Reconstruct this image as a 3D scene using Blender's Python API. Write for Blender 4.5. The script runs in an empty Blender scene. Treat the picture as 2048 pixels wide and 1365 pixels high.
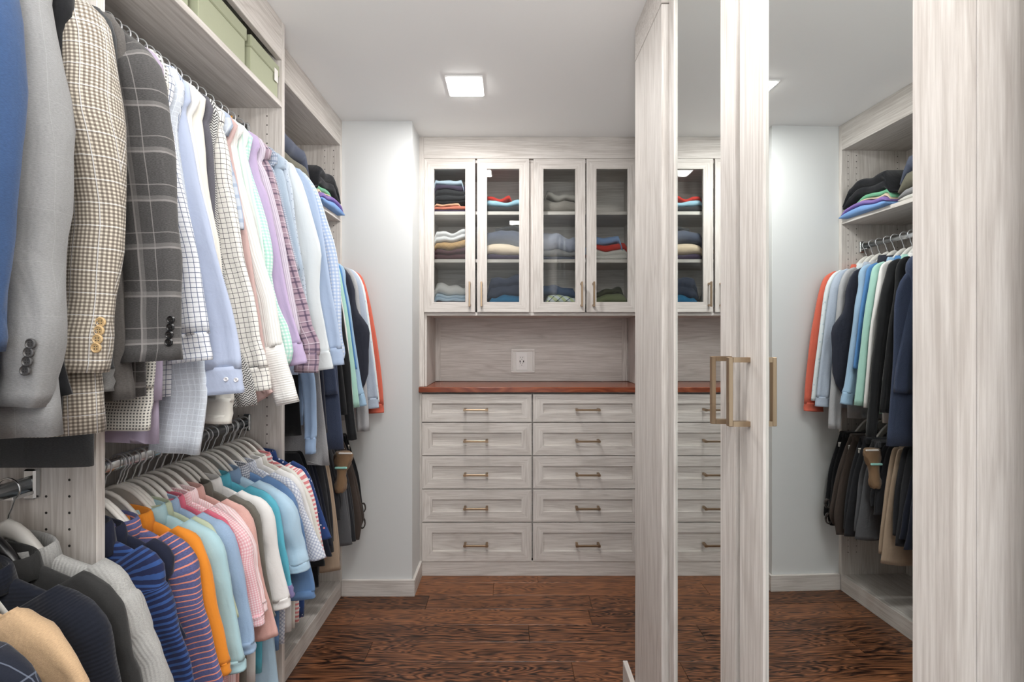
import bpy, math, random
from mathutils import Vector, noise
random.seed(7)
C = bpy.context.scene.collection
SC = bpy.context.scene
PI = math.pi
# ------------------------------------------------------------------ camera, world, lights, exposure
F, CX, CY, EYE = 910.0, 1020.0, 675.0, 1.327
cd = bpy.data.cameras.new('camera'); cam = bpy.data.objects.new('camera', cd); C.objects.link(cam)
cam.location = (0, 0, EYE); cam.rotation_euler = (PI/2, 0, 0)
cd.sensor_width = 36; cd.lens = 36*F/2048; cd.shift_x = 4/2048; cd.shift_y = -7.5/2048
cd.clip_start = 0.02; cd.clip_end = 50
SC.camera = cam
SC.view_settings.view_transform = 'Standard'; SC.view_settings.look = 'None'
SC.view_settings.gamma = 1; SC.view_settings.use_curve_mapping = False
SC.view_settings.exposure = 0.97
w = bpy.data.worlds.new('world'); SC.world = w; w.use_nodes = True
w.node_tree.nodes['Background'].inputs[0].default_value = (0.93, 0.96, 1.0, 1)
w.node_tree.nodes['Background'].inputs[1].default_value = 0.75
LAMPS = [(-.197, 2.012), (.07, .68)]
for i, (lx, ly) in enumerate(LAMPS):
    ld = bpy.data.lights.new('ceiling_lamp', 'AREA'); ld.shape = 'SQUARE'; ld.size = .14
    ld.energy = (5.2, 3.9)[i]; ld.color = (1.0, .985, .965)
    lo = bpy.data.objects.new('lamp_light', ld); C.objects.link(lo); lo.location = (lx, ly, 2.4285)
ul = bpy.data.lights.new('fill_uplight', 'AREA'); ul.shape = 'DISK'; ul.size = .26; ul.energy = 27; ul.color = (1.0, .992, .98)
uo = bpy.data.objects.new('fill_uplight', ul); C.objects.link(uo); uo.location = (.0, -.40, 1.70); uo.rotation_euler = (PI, 0, 0)  # added fill: bounces off the ceiling to even out the light
# ------------------------------------------------------------------ helpers
def W(px, py, Y): return ((px-CX)*Y/F, EYE-(py-CY)*Y/F)
MATS = {}
def srgb(c):
    if isinstance(c, str):
        c = tuple(int(c[i:i+2], 16)/255 for i in (0, 2, 4))
    return tuple((v/12.92 if v <= .04045 else ((v+.055)/1.055)**2.4) for v in c) + (1,)
def soft(h, k=.16):
    c = [int(h[i:i+2], 16) for i in (0, 2, 4)]; m = .3*c[0]+.59*c[1]+.11*c[2]
    return ''.join('%02x' % int(v+(m-v)*k) for v in c)
class NT:
    def __init__(s, name):
        s.m = bpy.data.materials.new(name); s.m.use_nodes = True
        s.t = s.m.node_tree; s.b = s.t.nodes['Principled BSDF']; s.out = s.t.nodes['Material Output']
    def n(s, ty, **k):
        o = s.t.nodes.new(ty)
        for a, v in k.items(): setattr(o, a, v)
        return o
    def l(s, a, b): s.t.links.new(a, b)
    def math(s, op, a, b=None, c=None):
        o = s.n('ShaderNodeMath', operation=op)
        for i, v in enumerate((a, b, c)):
            if v is None: continue
            if isinstance(v, (int, float)): o.inputs[i].default_value = v
            else: s.l(v, o.inputs[i])
        return o.outputs[0]
    def mix(s, fac, a, b, blend='MIX'):
        o = s.n('ShaderNodeMix', data_type='RGBA', blend_type=blend)
        for sock, v in ((o.inputs[0], fac), (o.inputs[6], a), (o.inputs[7], b)):
            if isinstance(v, (int, float)): sock.default_value = v
            elif isinstance(v, tuple): sock.default_value = v
            else: s.l(v, sock)
        return o.outputs[2]
def plain(name, col, rough=.5, metal=0, spec=None, emit=None):
    if name in MATS: return MATS[name]
    t = NT(name); t.b.inputs['Base Color'].default_value = srgb(col)
    t.b.inputs['Roughness'].default_value = rough; t.b.inputs['Metallic'].default_value = metal
    if spec is not None: t.b.inputs['Specular IOR Level'].default_value = spec
    if emit: t.b.inputs['Emission Color'].default_value = (1, .97, .93, 1); t.b.inputs['Emission Strength'].default_value = emit
    MATS[name] = t.m; return t.m
def laminate(axis, dark='bdb6b0', light='dcd7d2', name=None):
    """pale grey wood-grain melamine; grain runs along the axis"""
    key = name or 'laminate_'+axis
    if key in MATS: return MATS[key]
    t = NT(key)
    tc = t.n('ShaderNodeTexCoord'); oi = t.n('ShaderNodeObjectInfo')
    sc = {'x': (1.5, 44, 44), 'y': (44, 1.5, 44), 'z': (44, 44, 1.5)}[axis]
    add = t.n('ShaderNodeVectorMath', operation='ADD')
    off = t.n('ShaderNodeVectorMath', operation='SCALE'); off.inputs[0].default_value = (3.1, 5.7, 4.3)
    t.l(oi.outputs['Random'], off.inputs['Scale']); t.l(tc.outputs['Object'], add.inputs[0]); t.l(off.outputs[0], add.inputs[1])
    mp = t.n('ShaderNodeVectorMath', operation='MULTIPLY'); mp.inputs[1].default_value = sc; t.l(add.outputs[0], mp.inputs[0])
    n1 = t.n('ShaderNodeTexNoise'); n1.inputs['Scale'].default_value = 4.2; n1.inputs['Detail'].default_value = 5
    n1.inputs['Roughness'].default_value = .65; n1.inputs['Distortion'].default_value = .15; t.l(mp.outputs[0], n1.inputs[0])
    mp2 = t.n('ShaderNodeVectorMath', operation='MULTIPLY'); mp2.inputs[1].default_value = tuple(v*.12 if v > 2 else .42 for v in sc); t.l(add.outputs[0], mp2.inputs[0])
    n2 = t.n('ShaderNodeTexNoise'); n2.inputs['Scale'].default_value = 1.6; n2.inputs['Detail'].default_value = 2; n2.inputs['Distortion'].default_value = 1.2
    t.l(mp2.outputs[0], n2.inputs[0])
    fr = t.math('FRACT', t.math('MULTIPLY', n2.outputs[0], 7))
    tri = t.math('ABSOLUTE', t.math('SUBTRACT', fr, .5))
    line = t.math('SMOOTH_MIN', t.math('MULTIPLY', tri, 5), 1, .3)
    v = t.math('ADD', t.math('MULTIPLY', n1.outputs[0], .88), t.math('MULTIPLY', line, .12))
    rp = t.n('ShaderNodeValToRGB'); t.l(v, rp.inputs[0])
    rp.color_ramp.elements[0].position = .38; rp.color_ramp.elements[0].color = srgb(dark)
    rp.color_ramp.elements[1].position = .70; rp.color_ramp.elements[1].color = srgb(light)
    t.l(rp.outputs[0], t.b.inputs['Base Color'])
    t.b.inputs['Roughness'].default_value = .5; t.b.inputs['Specular IOR Level'].default_value = .22
    bp = t.n('ShaderNodeBump'); bp.inputs['Strength'].default_value = .12; bp.inputs['Distance'].default_value = .002
    t.l(n1.outputs[0], bp.inputs['Height']); t.l(bp.outputs[0], t.b.inputs['Normal'])
    MATS[key] = t.m; return t.m
def redwood(name, scale=1.0, c0='1f100b', c1='65402b', c2='93603f', rough=.33, gl=.5):
    if name in MATS: return MATS[name]
    t = NT(name); tc = t.n('ShaderNodeTexCoord'); oi = t.n('ShaderNodeObjectInfo')
    off = t.n('ShaderNodeVectorMath', operation='SCALE'); off.inputs[0].default_value = (7.3, 9.1, 3.3); t.l(oi.outputs['Random'], off.inputs['Scale'])
    add = t.n('ShaderNodeVectorMath', operation='ADD'); t.l(tc.outputs['Object'], add.inputs[0]); t.l(off.outputs[0], add.inputs[1])
    mp = t.n('ShaderNodeVectorMath', operation='MULTIPLY'); mp.inputs[1].default_value = (1.1*scale, 11*scale, 2); t.l(add.outputs[0], mp.inputs[0])
    a = t.n('ShaderNodeTexNoise'); a.inputs['Scale'].default_value = 1.7; a.inputs['Detail'].default_value = 2.5; a.inputs['Distortion'].default_value = 1.0; t.l(mp.outputs[0], a.inputs[0])
    ring = t.math('ABSOLUTE', t.math('SUBTRACT', t.math('FRACT', t.math('MULTIPLY', a.outputs[0], 15)), .5))
    ring = t.math('MULTIPLY', ring, 2)
    mp2 = t.n('ShaderNodeVectorMath', operation='MULTIPLY'); mp2.inputs[1].default_value = (5*scale, 120*scale, 3); t.l(add.outputs[0], mp2.inputs[0])
    b = t.n('ShaderNodeTexNoise'); b.inputs['Scale'].default_value = 1.5; b.inputs['Detail'].default_value = 3; t.l(mp2.outputs[0], b.inputs[0])
    v = t.math('ADD', t.math('MULTIPLY', ring, .46), t.math('MULTIPLY', b.outputs[0], .66))
    v = t.math('ADD', v, t.math('MULTIPLY', t.math('SUBTRACT', oi.outputs['Random'], .5), .26))
    rp = t.n('ShaderNodeValToRGB'); t.l(v, rp.inputs[0]); e = rp.color_ramp.elements
    e[0].position = .26; e[0].color = srgb(c0); e[1].position = .50; e[1].color = srgb(c1)
    x = e.new(.80); x.color = srgb(c2)
    t.l(rp.outputs[0], t.b.inputs['Base Color']); t.b.inputs['Roughness'].default_value = rough; t.b.inputs['Specular IOR Level'].default_value = gl
    bp = t.n('ShaderNodeBump'); bp.inputs['Strength'].default_value = .15; bp.inputs['Distance'].default_value = .002
    t.l(v, bp.inputs['Height']); t.l(bp.outputs[0], t.b.inputs['Normal'])
    MATS[name] = t.m; return t.m
def paint(name, col, rough=.6):
    if name in MATS: return MATS[name]
    t = NT(name); t.b.inputs['Base Color'].default_value = srgb(col); t.b.inputs['Roughness'].default_value = rough
    tc = t.n('ShaderNodeTexCoord'); n = t.n('ShaderNodeTexNoise'); n.inputs['Scale'].default_value = 160; t.l(tc.outputs['Object'], n.inputs[0])
    bp = t.n('ShaderNodeBump'); bp.inputs['Strength'].default_value = .03; bp.inputs['Distance'].default_value = .001
    t.l(n.outputs[0], bp.inputs['Height']); t.l(bp.outputs[0], t.b.inputs['Normal']); MATS[name] = t.m; return t.m
def fab(name, base, pat=(), rough=.9, heather=0, sheen=.15, knit=0, weave=900, bump=.36):
    """cloth; pat = list of (axis u|v|d|e|dots|chk, period m, duty, colour, alpha[, offset]); UVs are in metres"""
    if name in MATS: return MATS[name]
    t = NT('cloth_'+name); uv = t.n('ShaderNodeUVMap'); uv.uv_map = 'UVMap'
    sp = t.n('ShaderNodeSeparateXYZ'); t.l(uv.outputs[0], sp.inputs[0]); u, v = sp.outputs[0], sp.outputs[1]
    col = srgb(soft(base))
    if heather:
        n = t.n('ShaderNodeTexNoise'); n.inputs['Scale'].default_value = 1; n.inputs['Detail'].default_value = 2
        mp = t.n('ShaderNodeVectorMath', operation='MULTIPLY'); mp.inputs[1].default_value = (260, 900, 0); t.l(uv.outputs[0], mp.inputs[0]); t.l(mp.outputs[0], n.inputs[0])
        c2 = tuple(min(1, x*(1+heather)) for x in col[:3])+(1,); c1 = tuple(x*(1-heather) for x in col[:3])+(1,)
        rr = t.n('ShaderNodeMapRange'); rr.inputs[1].default_value = .32; rr.inputs[2].default_value = .68; t.l(n.outputs[0], rr.inputs[0])
        col = t.mix(rr.outputs[0], c1, c2)
    for p in pat:
        ax, per, duty, c, al = p[:5]; off = p[5] if len(p) > 5 else 0.0
        def saw(s): return t.math('FRACT', t.math('ADD', t.math('DIVIDE', s, per), off+50))
        if ax in ('u', 'v'): m = t.math('LESS_THAN', saw(u if ax == 'u' else v), duty)
        elif ax == 'd': m = t.math('LESS_THAN', saw(t.math('ADD', u, v)), duty)
        elif ax == 'e': m = t.math('LESS_THAN', saw(t.math('SUBTRACT', u, v)), duty)
        elif ax == 'chk': m = t.math('MULTIPLY', t.math('LESS_THAN', saw(u), duty), t.math('LESS_THAN', saw(v), duty))
        elif ax == 'zig':
            z = t.math('MULTIPLY', t.math('ABSOLUTE', t.math('SUBTRACT', saw(u), .5)), per)
            m = t.math('LESS_THAN', t.math('FRACT', t.math('ADD', t.math('DIVIDE', t.math('ADD', v, z), per*.5), 50)), duty)
        else:
            vo = t.n('ShaderNodeTexVoronoi'); vo.inputs['Scale'].default_value = 1/per; t.l(uv.outputs[0], vo.inputs[0])
            m = t.math('LESS_THAN', vo.outputs['Distance'], duty)
        col = t.mix(t.math('MULTIPLY', m, al), col, srgb(c))
    if isinstance(col, tuple): t.b.inputs['Base Color'].default_value = col
    else: t.l(col, t.b.inputs['Base Color'])
    t.b.inputs['Roughness'].default_value = rough; t.b.inputs['Specular IOR Level'].default_value = .2
    t.b.inputs['Sheen Weight'].default_value = sheen; t.b.inputs['Sheen Roughness'].default_value = .5
    tc = t.n('ShaderNodeTexCoord')
    nb = t.n('ShaderNodeTexNoise'); nb.inputs['Scale'].default_value = 22; nb.inputs['Detail'].default_value = 3; nb.inputs['Distortion'].default_value = .6; t.l(tc.outputs['Object'], nb.inputs[0])
    fm = t.n('ShaderNodeVectorMath', operation='MULTIPLY'); fm.inputs[1].default_value = (26, 5, 0); t.l(uv.outputs[0], fm.inputs[0])
    fo = t.n('ShaderNodeVectorMath', operation='ADD'); oi = t.n('ShaderNodeObjectInfo'); t.l(fm.outputs[0], fo.inputs[0]); t.l(oi.outputs['Random'], fo.inputs[1])
    fn = t.n('ShaderNodeTexNoise'); fn.inputs['Scale'].default_value = 1; fn.inputs['Detail'].default_value = 2.5; fn.inputs['Distortion'].default_value = .8; t.l(fo.outputs[0], fn.inputs[0])
    h = t.math('ADD', t.math('MULTIPLY', nb.outputs[0], .8), t.math('MULTIPLY', fn.outputs[0], .9))
    if knit:
        k = t.math('SINE', t.math('MULTIPLY', u if knit == 1 else v, 2*PI/.006))
        h = t.math('ADD', h, t.math('MULTIPLY', k, .09))
    else:
        wn = t.n('ShaderNodeTexNoise'); wn.inputs['Scale'].default_value = weave; t.l(tc.outputs['Object'], wn.inputs[0])
        h = t.math('ADD', h, t.math('MULTIPLY', wn.outputs[0], .07))
    bp = t.n('ShaderNodeBump'); bp.inputs['Strength'].default_value = bump; bp.inputs['Distance'].default_value = .008
    t.l(h, bp.inputs['Height']); t.l(bp.outputs[0], t.b.inputs['Normal']); MATS[name] = t.m; return t.m
def glass():
    if 'glass' in MATS: return MATS['glass']
    t = NT('glass'); tr = t.n('ShaderNodeBsdfTransparent'); tr.inputs[0].default_value = (.965, .975, .97, 1)
    gl = t.n('ShaderNodeBsdfGlossy'); gl.inputs['Roughness'].default_value = .015
    fr = t.n('ShaderNodeFresnel'); fr.inputs['IOR'].default_value = 1.27
    mx = t.n('ShaderNodeMixShader'); t.l(fr.outputs[0], mx.inputs[0]); t.l(tr.outputs[0], mx.inputs[1]); t.l(gl.outputs[0], mx.inputs[2]); t.l(mx.outputs[0], t.out.inputs[0])
    MATS['glass'] = t.m; return t.m

def raw(name, verts, faces, mat, parent=None, smooth=False, uvs=None, mats=None, fm=None):
    """one mesh object; verts in world space, re-based on the parent's position"""
    if parent is None:
        xs = [v[0] for v in verts]; ys = [v[1] for v in verts]; zs = [v[2] for v in verts]
        o0 = Vector(((min(xs)+max(xs))/2, (min(ys)+max(ys))/2, min(zs)))
    else: o0 = Vector(parent['wpos'])
    me = bpy.data.meshes.new(name)
    me.from_pydata([(v[0]-o0[0], v[1]-o0[1], v[2]-o0[2]) for v in verts], [], faces)
    if uvs:
        ul = me.uv_layers.new(name='UVMap')
        for p in me.polygons:
            for k, li in enumerate(p.loop_indices): ul.data[li].uv = uvs[p.index][k]
    me.materials.append(mat)
    for m in (mats or []): me.materials.append(m)
    if fm:
        for p in me.polygons: p.material_index = fm[p.index]
    if smooth: me.polygons.foreach_set('use_smooth', [True]*len(me.polygons))
    me.update(); ob = bpy.data.objects.new(name, me); C.objects.link(ob)
    ob['wpos'] = tuple(o0)
    if parent is None: ob.location = o0
    else: ob.parent = parent
    return ob
def meta(o, label=None, cat=None, group=None, kind=None):
    for k, v in (('label', label), ('category', cat), ('group', group), ('kind', kind)):
        if v: o[k] = v
    return o
def thing(name, loc, label, cat, group=None):
    o = bpy.data.objects.new(name, None); o.empty_display_size = .05; C.objects.link(o); o.location = loc; o['wpos'] = tuple(loc)
    return meta(o, label, cat, group)
class B:
    """mesh builder"""
    def __init__(s): s.v = []; s.f = []
    def box(s, x0, x1, y0, y1, z0, z1, bev=0.0):
        if x0 > x1: x0, x1 = x1, x0
        if y0 > y1: y0, y1 = y1, y0
        if z0 > z1: z0, z1 = z1, z0
        i = len(s.v); b = min(bev, (x1-x0)*.3, (y1-y0)*.3, (z1-z0)*.3)
        if b <= 0:
            s.v += [(x, y, z) for z in (z0, z1) for y in (y0, y1) for x in (x0, x1)]
            s.f += [(i, i+2, i+3, i+1), (i+4, i+5, i+7, i+6), (i, i+1, i+5, i+4), (i+2, i+6, i+7, i+3), (i, i+4, i+6, i+2), (i+1, i+3, i+7, i+5)]
            return s
        X = (x0, x1); Y = (y0, y1); Z = (z0, z1); idx = {}
        for a in (0, 1):
            for c in (0, 1):
                for d in (0, 1):
                    sx, sy, sz = (b, -b)[a], (b, -b)[c], (b, -b)[d]
                    for k, p in enumerate(((X[a], Y[c]+sy, Z[d]+sz), (X[a]+sx, Y[c], Z[d]+sz), (X[a]+sx, Y[c]+sy, Z[d]))):
                        idx[(a, c, d, k)] = len(s.v); s.v.append(p)
        g = lambda *a: idx[a]
        F6 = [[g(0, 0, 0, 0), g(0, 0, 1, 0), g(0, 1, 1, 0), g(0, 1, 0, 0)], [g(1, 0, 0, 0), g(1, 1, 0, 0), g(1, 1, 1, 0), g(1, 0, 1, 0)],
              [g(0, 0, 0, 1), g(1, 0, 0, 1), g(1, 0, 1, 1), g(0, 0, 1, 1)], [g(0, 1, 0, 1), g(0, 1, 1, 1), g(1, 1, 1, 1), g(1, 1, 0, 1)],
              [g(0, 0, 0, 2), g(0, 1, 0, 2), g(1, 1, 0, 2), g(1, 0, 0, 2)], [g(0, 0, 1, 2), g(1, 0, 1, 2), g(1, 1, 1, 2), g(0, 1, 1, 2)]]
        for a in (0, 1):
            for c in (0, 1):
                for d in (0, 1): F6.append([g(a, c, d, 0), g(a, c, d, 1), g(a, c, d, 2)])
        for a in (0, 1):
            for c in (0, 1):
                F6.append([g(a, c, 0, 0), g(a, c, 1, 0), g(a, c, 1, 1), g(a, c, 0, 1)])
                F6.append([g(a, 0, c, 0), g(a, 1, c, 0), g(a, 1, c, 2), g(a, 0, c, 2)])
                F6.append([g(0, a, c, 1), g(1, a, c, 1), g(1, a, c, 2), g(0, a, c, 2)])
        s.f += [tuple(q) for q in F6]; return s
    def prism(s, poly, axis, a0, a1):
        """2D outline (list) extruded along an axis; poly coords are the other two axes in xyz order"""
        i = len(s.v); n = len(poly)
        for a in (a0, a1):
            for p in poly:
                s.v.append({'x': (a, p[0], p[1]), 'y': (p[0], a, p[1]), 'z': (p[0], p[1], a)}[axis])
        s.f.append(tuple(i+k for k in range(n))); s.f.append(tuple(i+n+k for k in reversed(range(n))))
        for k in range(n): s.f.append((i+k, i+n+k, i+n+(k+1) % n, i+(k+1) % n))
        return s
    def tube(s, pts, r, seg=8, ry=None):
        pts = [Vector(p) for p in pts]; i0 = len(s.v); n = len(pts)
        for k, p in enumerate(pts):
            d = (pts[min(k+1, n-1)]-pts[max(k-1, 0)]).normalized()
            up = Vector((0, 1, 0)) if abs(d.y) < .8 else Vector((0, 0, 1))
            a = d.cross(up).normalized(); b = a.cross(d).normalized()
            for j in range(seg):
                t = 2*PI*j/seg; s.v.append(tuple(p+a*math.cos(t)*r+b*math.sin(t)*(ry or r)))
        for k in range(n-1):
            for j in range(seg):
                j2 = (j+1) % seg; s.f.append((i0+k*seg+j, i0+k*seg+j2, i0+(k+1)*seg+j2, i0+(k+1)*seg+j))
        s.f.append(tuple(i0+j for j in reversed(range(seg)))); s.f.append(tuple(i0+(n-1)*seg+j for j in range(seg)))
        return s
    def build(s, name, mat, parent=None, smooth=False):
        ob = raw(name, s.v, s.f, mat, parent, smooth)
        return ob
def recalc(ob):
    import bmesh
    bm = bmesh.new(); bm.from_mesh(ob.data); bmesh.ops.recalc_face_normals(bm, faces=bm.faces); bm.to_mesh(ob.data); bm.free(); return ob
def bx(name, mat, parent, *a, bev=.0012): return recalc(B().box(*a, bev=bev).build(name, mat, parent))
def cat(P, n):
    """Catmull-Rom resample of tuples"""
    out = []; m = len(P)-1
    if m < 1: return [P[0]]*n
    for i in range(n):
        t = i/(n-1)*m; k = min(int(t), m-1); f = t-k
        p0, p1, p2, p3 = P[max(k-1, 0)], P[k], P[k+1], P[min(k+2, m)]
        out.append(tuple(.5*(2*b+(-a+c)*f+(2*a-5*b+4*c-d)*f*f+(-a+3*b-3*c+d)*f**3) for a, b, c, d in zip(p0, p1, p2, p3)))
    return out
def loft(name, rings, mat, parent, cap0=True, hollow=.04, kind=None):
    rings = [[Vector(p) for p in r] for r in rings]; n = len(rings[0])
    if hollow:
        c = sum(rings[-1], Vector())/n; back = (sum(rings[-2], Vector())/n-c).normalized()*hollow*.6
        rings.append([c+(p-c)*.94 for p in rings[-1]]); rings.append([c+(p-c)*.74+back for p in rings[-1]])
    V = [tuple(p) for r in rings for p in r]; Fs = []; U = []
    vv = [0.0]
    cs = [sum(r, Vector())/n for r in rings]
    for a, b in zip(cs, cs[1:]): vv.append(vv[-1]+(a-b).length)
    us = []
    for r in rings:
        u = [0.0]
        for j in range(n): u.append(u[-1]+(r[(j+1) % n]-r[j]).length)
        h = u[-1]*.25; us.append([x-h for x in u])
    for i in range(len(rings)-1):
        for j in range(n):
            j2 = (j+1) % n; Fs.append((i*n+j, i*n+j2, (i+1)*n+j2, (i+1)*n+j))
            U.append(((us[i][j], vv[i]), (us[i][j+1], vv[i]), (us[i+1][j+1], vv[i+1]), (us[i+1][j], vv[i+1])))
    if cap0: Fs.append(tuple(reversed(range(n)))); U.append([(us[0][j], vv[0]) for j in reversed(range(n))])
    Fs.append(tuple((len(rings)-1)*n+j for j in range(n))); U.append([(us[-1][j], vv[-1]) for j in range(n)])
    ob = raw(name, V, Fs, mat, parent, True, U); recalc(ob); return ob
# ------------------------------------------------------------------ setting
H = 2.44
LX, LY, LZ = laminate('x'), laminate('y'), laminate('z')
white = paint('wall_white', 'd5d7d7'); ceilm = paint('ceiling_white', 'f0f0ef', .7)
brass = plain('brass', 'ab957c', .34, 1); chrome = plain('chrome', 'c9ccce', .16, 1); dark = plain('dark_hole', '2a2522', .8)
bright_white = plain('white_plastic', 'e6e3df', .4)
def struct(o, label=None): return meta(o, kind='structure')
st = struct
st(bx('ceiling', ceilm, None, -1.30, 1.20, -1.50, 2.95, H, H+.05, bev=0))
st(bx('wall_left', white, None, -1.30, -1.225, -1.50, 2.36, 0, H, bev=0))
# white return wall with its corner by the cabinet
st(bx('wall_pilaster', white, None, -1.30, -.503, 2.341, 2.95, 0, H, bev=.001))
st(bx('wall_back', white, None, -.503, 1.20, 2.88, 2.95, 0, H, bev=0))
st(bx('wall_right', white, None, 1.12, 1.20, -1.50, 1.66, 0, H, bev=0))
st(bx('wall_right', white, None, .765, 1.20, 1.66, 2.88, 0, H, bev=0))
st(bx('shade_partition', LZ, None, .522, 1.12, -1.50, .445, 0, H, bev=0))  # unseen block added to shade the wardrobe's near end panel
rw = B(); rw.box(-1.30, -1.0, -1.57, -1.50, 0, H); rw.box(.95, 1.20, -1.57, -1.50, 0, H); rw.box(-1.0, .95, -1.57, -1.50, 2.25, H)
st(recalc(rw.build('wall_rear', white)))
fb = st(bx('floor', plain('subfloor', '2a1a14', .8), None, -1.30, 1.20, -1.57, 2.95, -.06, -.012, bev=0))
oak = redwood('floor_oak', 1.0)
joints = {2.46: [1075], 2.34: [600, 987], 2.22: [855, 1181], 2.10: [708, 1180], 1.98: [1058], 1.86: [737], 1.74: [520, 1147]}
rnd = random.Random(3); y = 2.58
while y > -1.5:
    y0 = round(y-.12, 2); xs = []
    for jy, jp in joints.items():
        if abs(jy-y0) < .005: xs = [(p-CX)*(y0+.06)/F for p in jp]
    if not xs:
        x = -.9+rnd.random()*.6
        while x < .9: xs.append(x); x += rnd.uniform(.5, .95)
    xs = [-.93]+sorted(x for x in xs if -.9 < x < 1.0)+[1.1]
    for a, b in zip(xs, xs[1:]):
        if y0 > 1.7 and y0+.12 > 2.36 and a < -.51: a = max(a, -.53)
        if b-a < .02: continue
        p = B().box(a+.0006, b-.0006, y0+.0005, y0+.1195, -.012, 0, bev=.0011).build('plank', oak, fb); recalc(p)
    y = y0
# baseboards
st(bx('baseboard_pilaster', LX, None, -.862, -.488, 2.326, 2.3405, 0, .083))
st(bx('baseboard_return', LY, None, -.5025, -.488, 2.341, 2.527, 0, .083))
bb = st(bx('baseboard_right', LY, None, .430, .4475, 1.30, 1.735, 0, .094))
# ------------------------------------------------------------------ ceiling lamps, added fill lamp
for i, (lx, ly) in enumerate(LAMPS):
    t = thing('ceiling_light', (lx, ly, H-.006), ('square flush ceiling light glowing above the drawer cabinet' if i == 0 else 'square flush ceiling light %s the camera' % ('above and just ahead of', 'behind')[i-1]), 'ceiling light')
    f = B(); s, q = .080, .071
    f.box(lx-s, lx+s, ly-s, ly-q, H-.006, H-.0005); f.box(lx-s, lx+s, ly+q, ly+s, H-.006, H-.0005)
    f.box(lx-s, lx-q, ly-q, ly+q, H-.006, H-.0005); f.box(lx+q, lx+s, ly-q, ly+q, H-.006, H-.0005)
    recalc(f.build('trim_frame', ceilm, t))
    B().box(lx-q, lx+q, ly-q, ly+q, H-.010, H-.0004).build('diffuser', plain('lamp_glow', 'ffffff', .5, emit=18), t)
fl = thing('fill_lamp', (.0, -.40, 0), 'made-up white uplighter behind the camera, added as fill light', 'lamp')  # invented lamp body to carry the added fill light
lm = plain('fill_lamp_metal', 'd8d6d2', .4); B().tube([(.0, -.40, .012), (.0, -.40, 1.64)], .012, 12).build('pole', lm, fl, True)
B().tube([(.0, -.40, 0), (.0, -.40, .02)], .13, 24).build('base', lm, fl)
loft('shade', [[(0+r*math.cos(k*PI/12), -.40+r*math.sin(k*PI/12), z) for k in range(24)] for r, z in ((.03, 1.63), (.10, 1.645), (.15, 1.675), (.165, 1.695))], lm, fl, True, .01)
# ------------------------------------------------------------------ back wall cabinetry
S = 358.0; YF = 2.54
def X(px): return (px-CX)/S
def Z(py): return EYE-(py-CY)/S
def shaker(name, parent, x0, x1, z0, z1, fw, fwz=None, yf=YF-.018, th=.018, panel=True):
    """shaker front: mitred stiles and rails round a recessed panel; returns the part"""
    fwz = fwz or fw; x0 += .0006; x1 -= .0006
    if panel: base = bx(name, LX, parent, x0+fw-.002, x1-fw+.002, yf+.012, yf+th-.001, z0+fwz-.002, z1-fwz+.002, bev=0)
    else: base = recalc(B().prism([(x0, z0), (x0+fw, z0+fwz), (x0+fw, z1-fwz), (x0, z1)], 'y', yf, yf+th).build(name, LZ, parent))
    k = 'stile'
    for nm, poly, m in ((k, [(x0, z0), (x0+fw, z0+fwz), (x0+fw, z1-fwz), (x0, z1)], LZ), (k, [(x1, z0), (x1, z1), (x1-fw, z1-fwz), (x1-fw, z0+fwz)], LZ),
                        ('rail', [(x0, z0), (x1, z0), (x1-fw, z0+fwz), (x0+fw, z0+fwz)], LX), ('rail', [(x0, z1), (x0+fw, z1-fwz), (x1-fw, z1-fwz), (x1, z1)], LX)):
        if not panel and nm == 'stile' and poly[0][0] == x0: continue
        recalc(B().prism(poly, 'y', yf, yf+th).build(nm, m, base))
    # thin inner bead that catches the light
    return base
def pull(parent, cx, cz, length, vert, y=YF-.018, r=.0048, proj=.03):
    b = B(); h = length/2
    if vert:
        b.box(cx-r, cx+r, y-proj-r*2, y-proj, cz-h, cz+h, bev=.001)
        for s in (-1, 1): b.box(cx-r, cx+r, y-proj, y, cz+s*(h-.009)-r, cz+s*(h-.009)+r)
    else:
        b.box(cx-h, cx+h, y-proj-r*2, y-proj, cz-r, cz+r, bev=.001)
        for s in (-1, 1): b.box(cx+s*(h-.009)-r*1.3, cx+s*(h-.009)+r*1.3, y-proj-r*2-.001, y, cz-r*1.3, cz+r*1.3)
    o = recalc(b.build('pull', brass, parent)); return meta(o, 'brushed brass bar pull')
xl, xr = X(838), .763
dc = thing('drawer_cabinet', ((xl+xr)/2, 2.7, 0), 'wide pale grey built-in with two columns of five shaker drawers under the counter', 'drawer cabinet')
bx('kick_board', LX, dc, xl+.004, xr, YF-.012, YF+.004, 0, Z(1121))
bx('side_panel', LZ, dc, xl, X(845), YF-.006, 2.87, Z(1121), 1.018)
bx('side_panel', LZ, dc, X(1284), xr, YF-.006, 2.87, Z(1121), 1.018)
bx('carcass', LX, dc, X(845), X(1284), YF+.022, 2.86, Z(1121), 1.016)
dr = plain('gap_shadow', '5e5650', .8)
for c0, c1 in ((845.5, 1063), (1065.5, 1283)):
    for r0, r1 in ((788.5, 843), (845, 909.5), (911.5, 975.5), (977.5, 1041.5), (1043.5, 1120)):
        d = shaker('drawer', dc, X(c0), X(c1), Z(r1), Z(r0), .056, .0545 if r0 > 800 else .0505)
        pull(d, X((c0+c1)/2-1.3), Z((r0+r1)/2+2), .137, False)
ct = recalc(B().box(X(834), xr, YF-.034, 2.872, 1.022, 1.051, bev=.003).build('countertop', redwood('counter_cherry', .5, '743620', '874429', '965233', .25, .5), None))
meta(ct, 'polished red-brown wooden countertop over the drawer cabinet', 'countertop')
hutch = thing('display_cabinet', ((xl+xr)/2, 2.7, 1.051), 'pale grey upper cabinet with four glass-fronted doors above the counter', 'cabinet')
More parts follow.
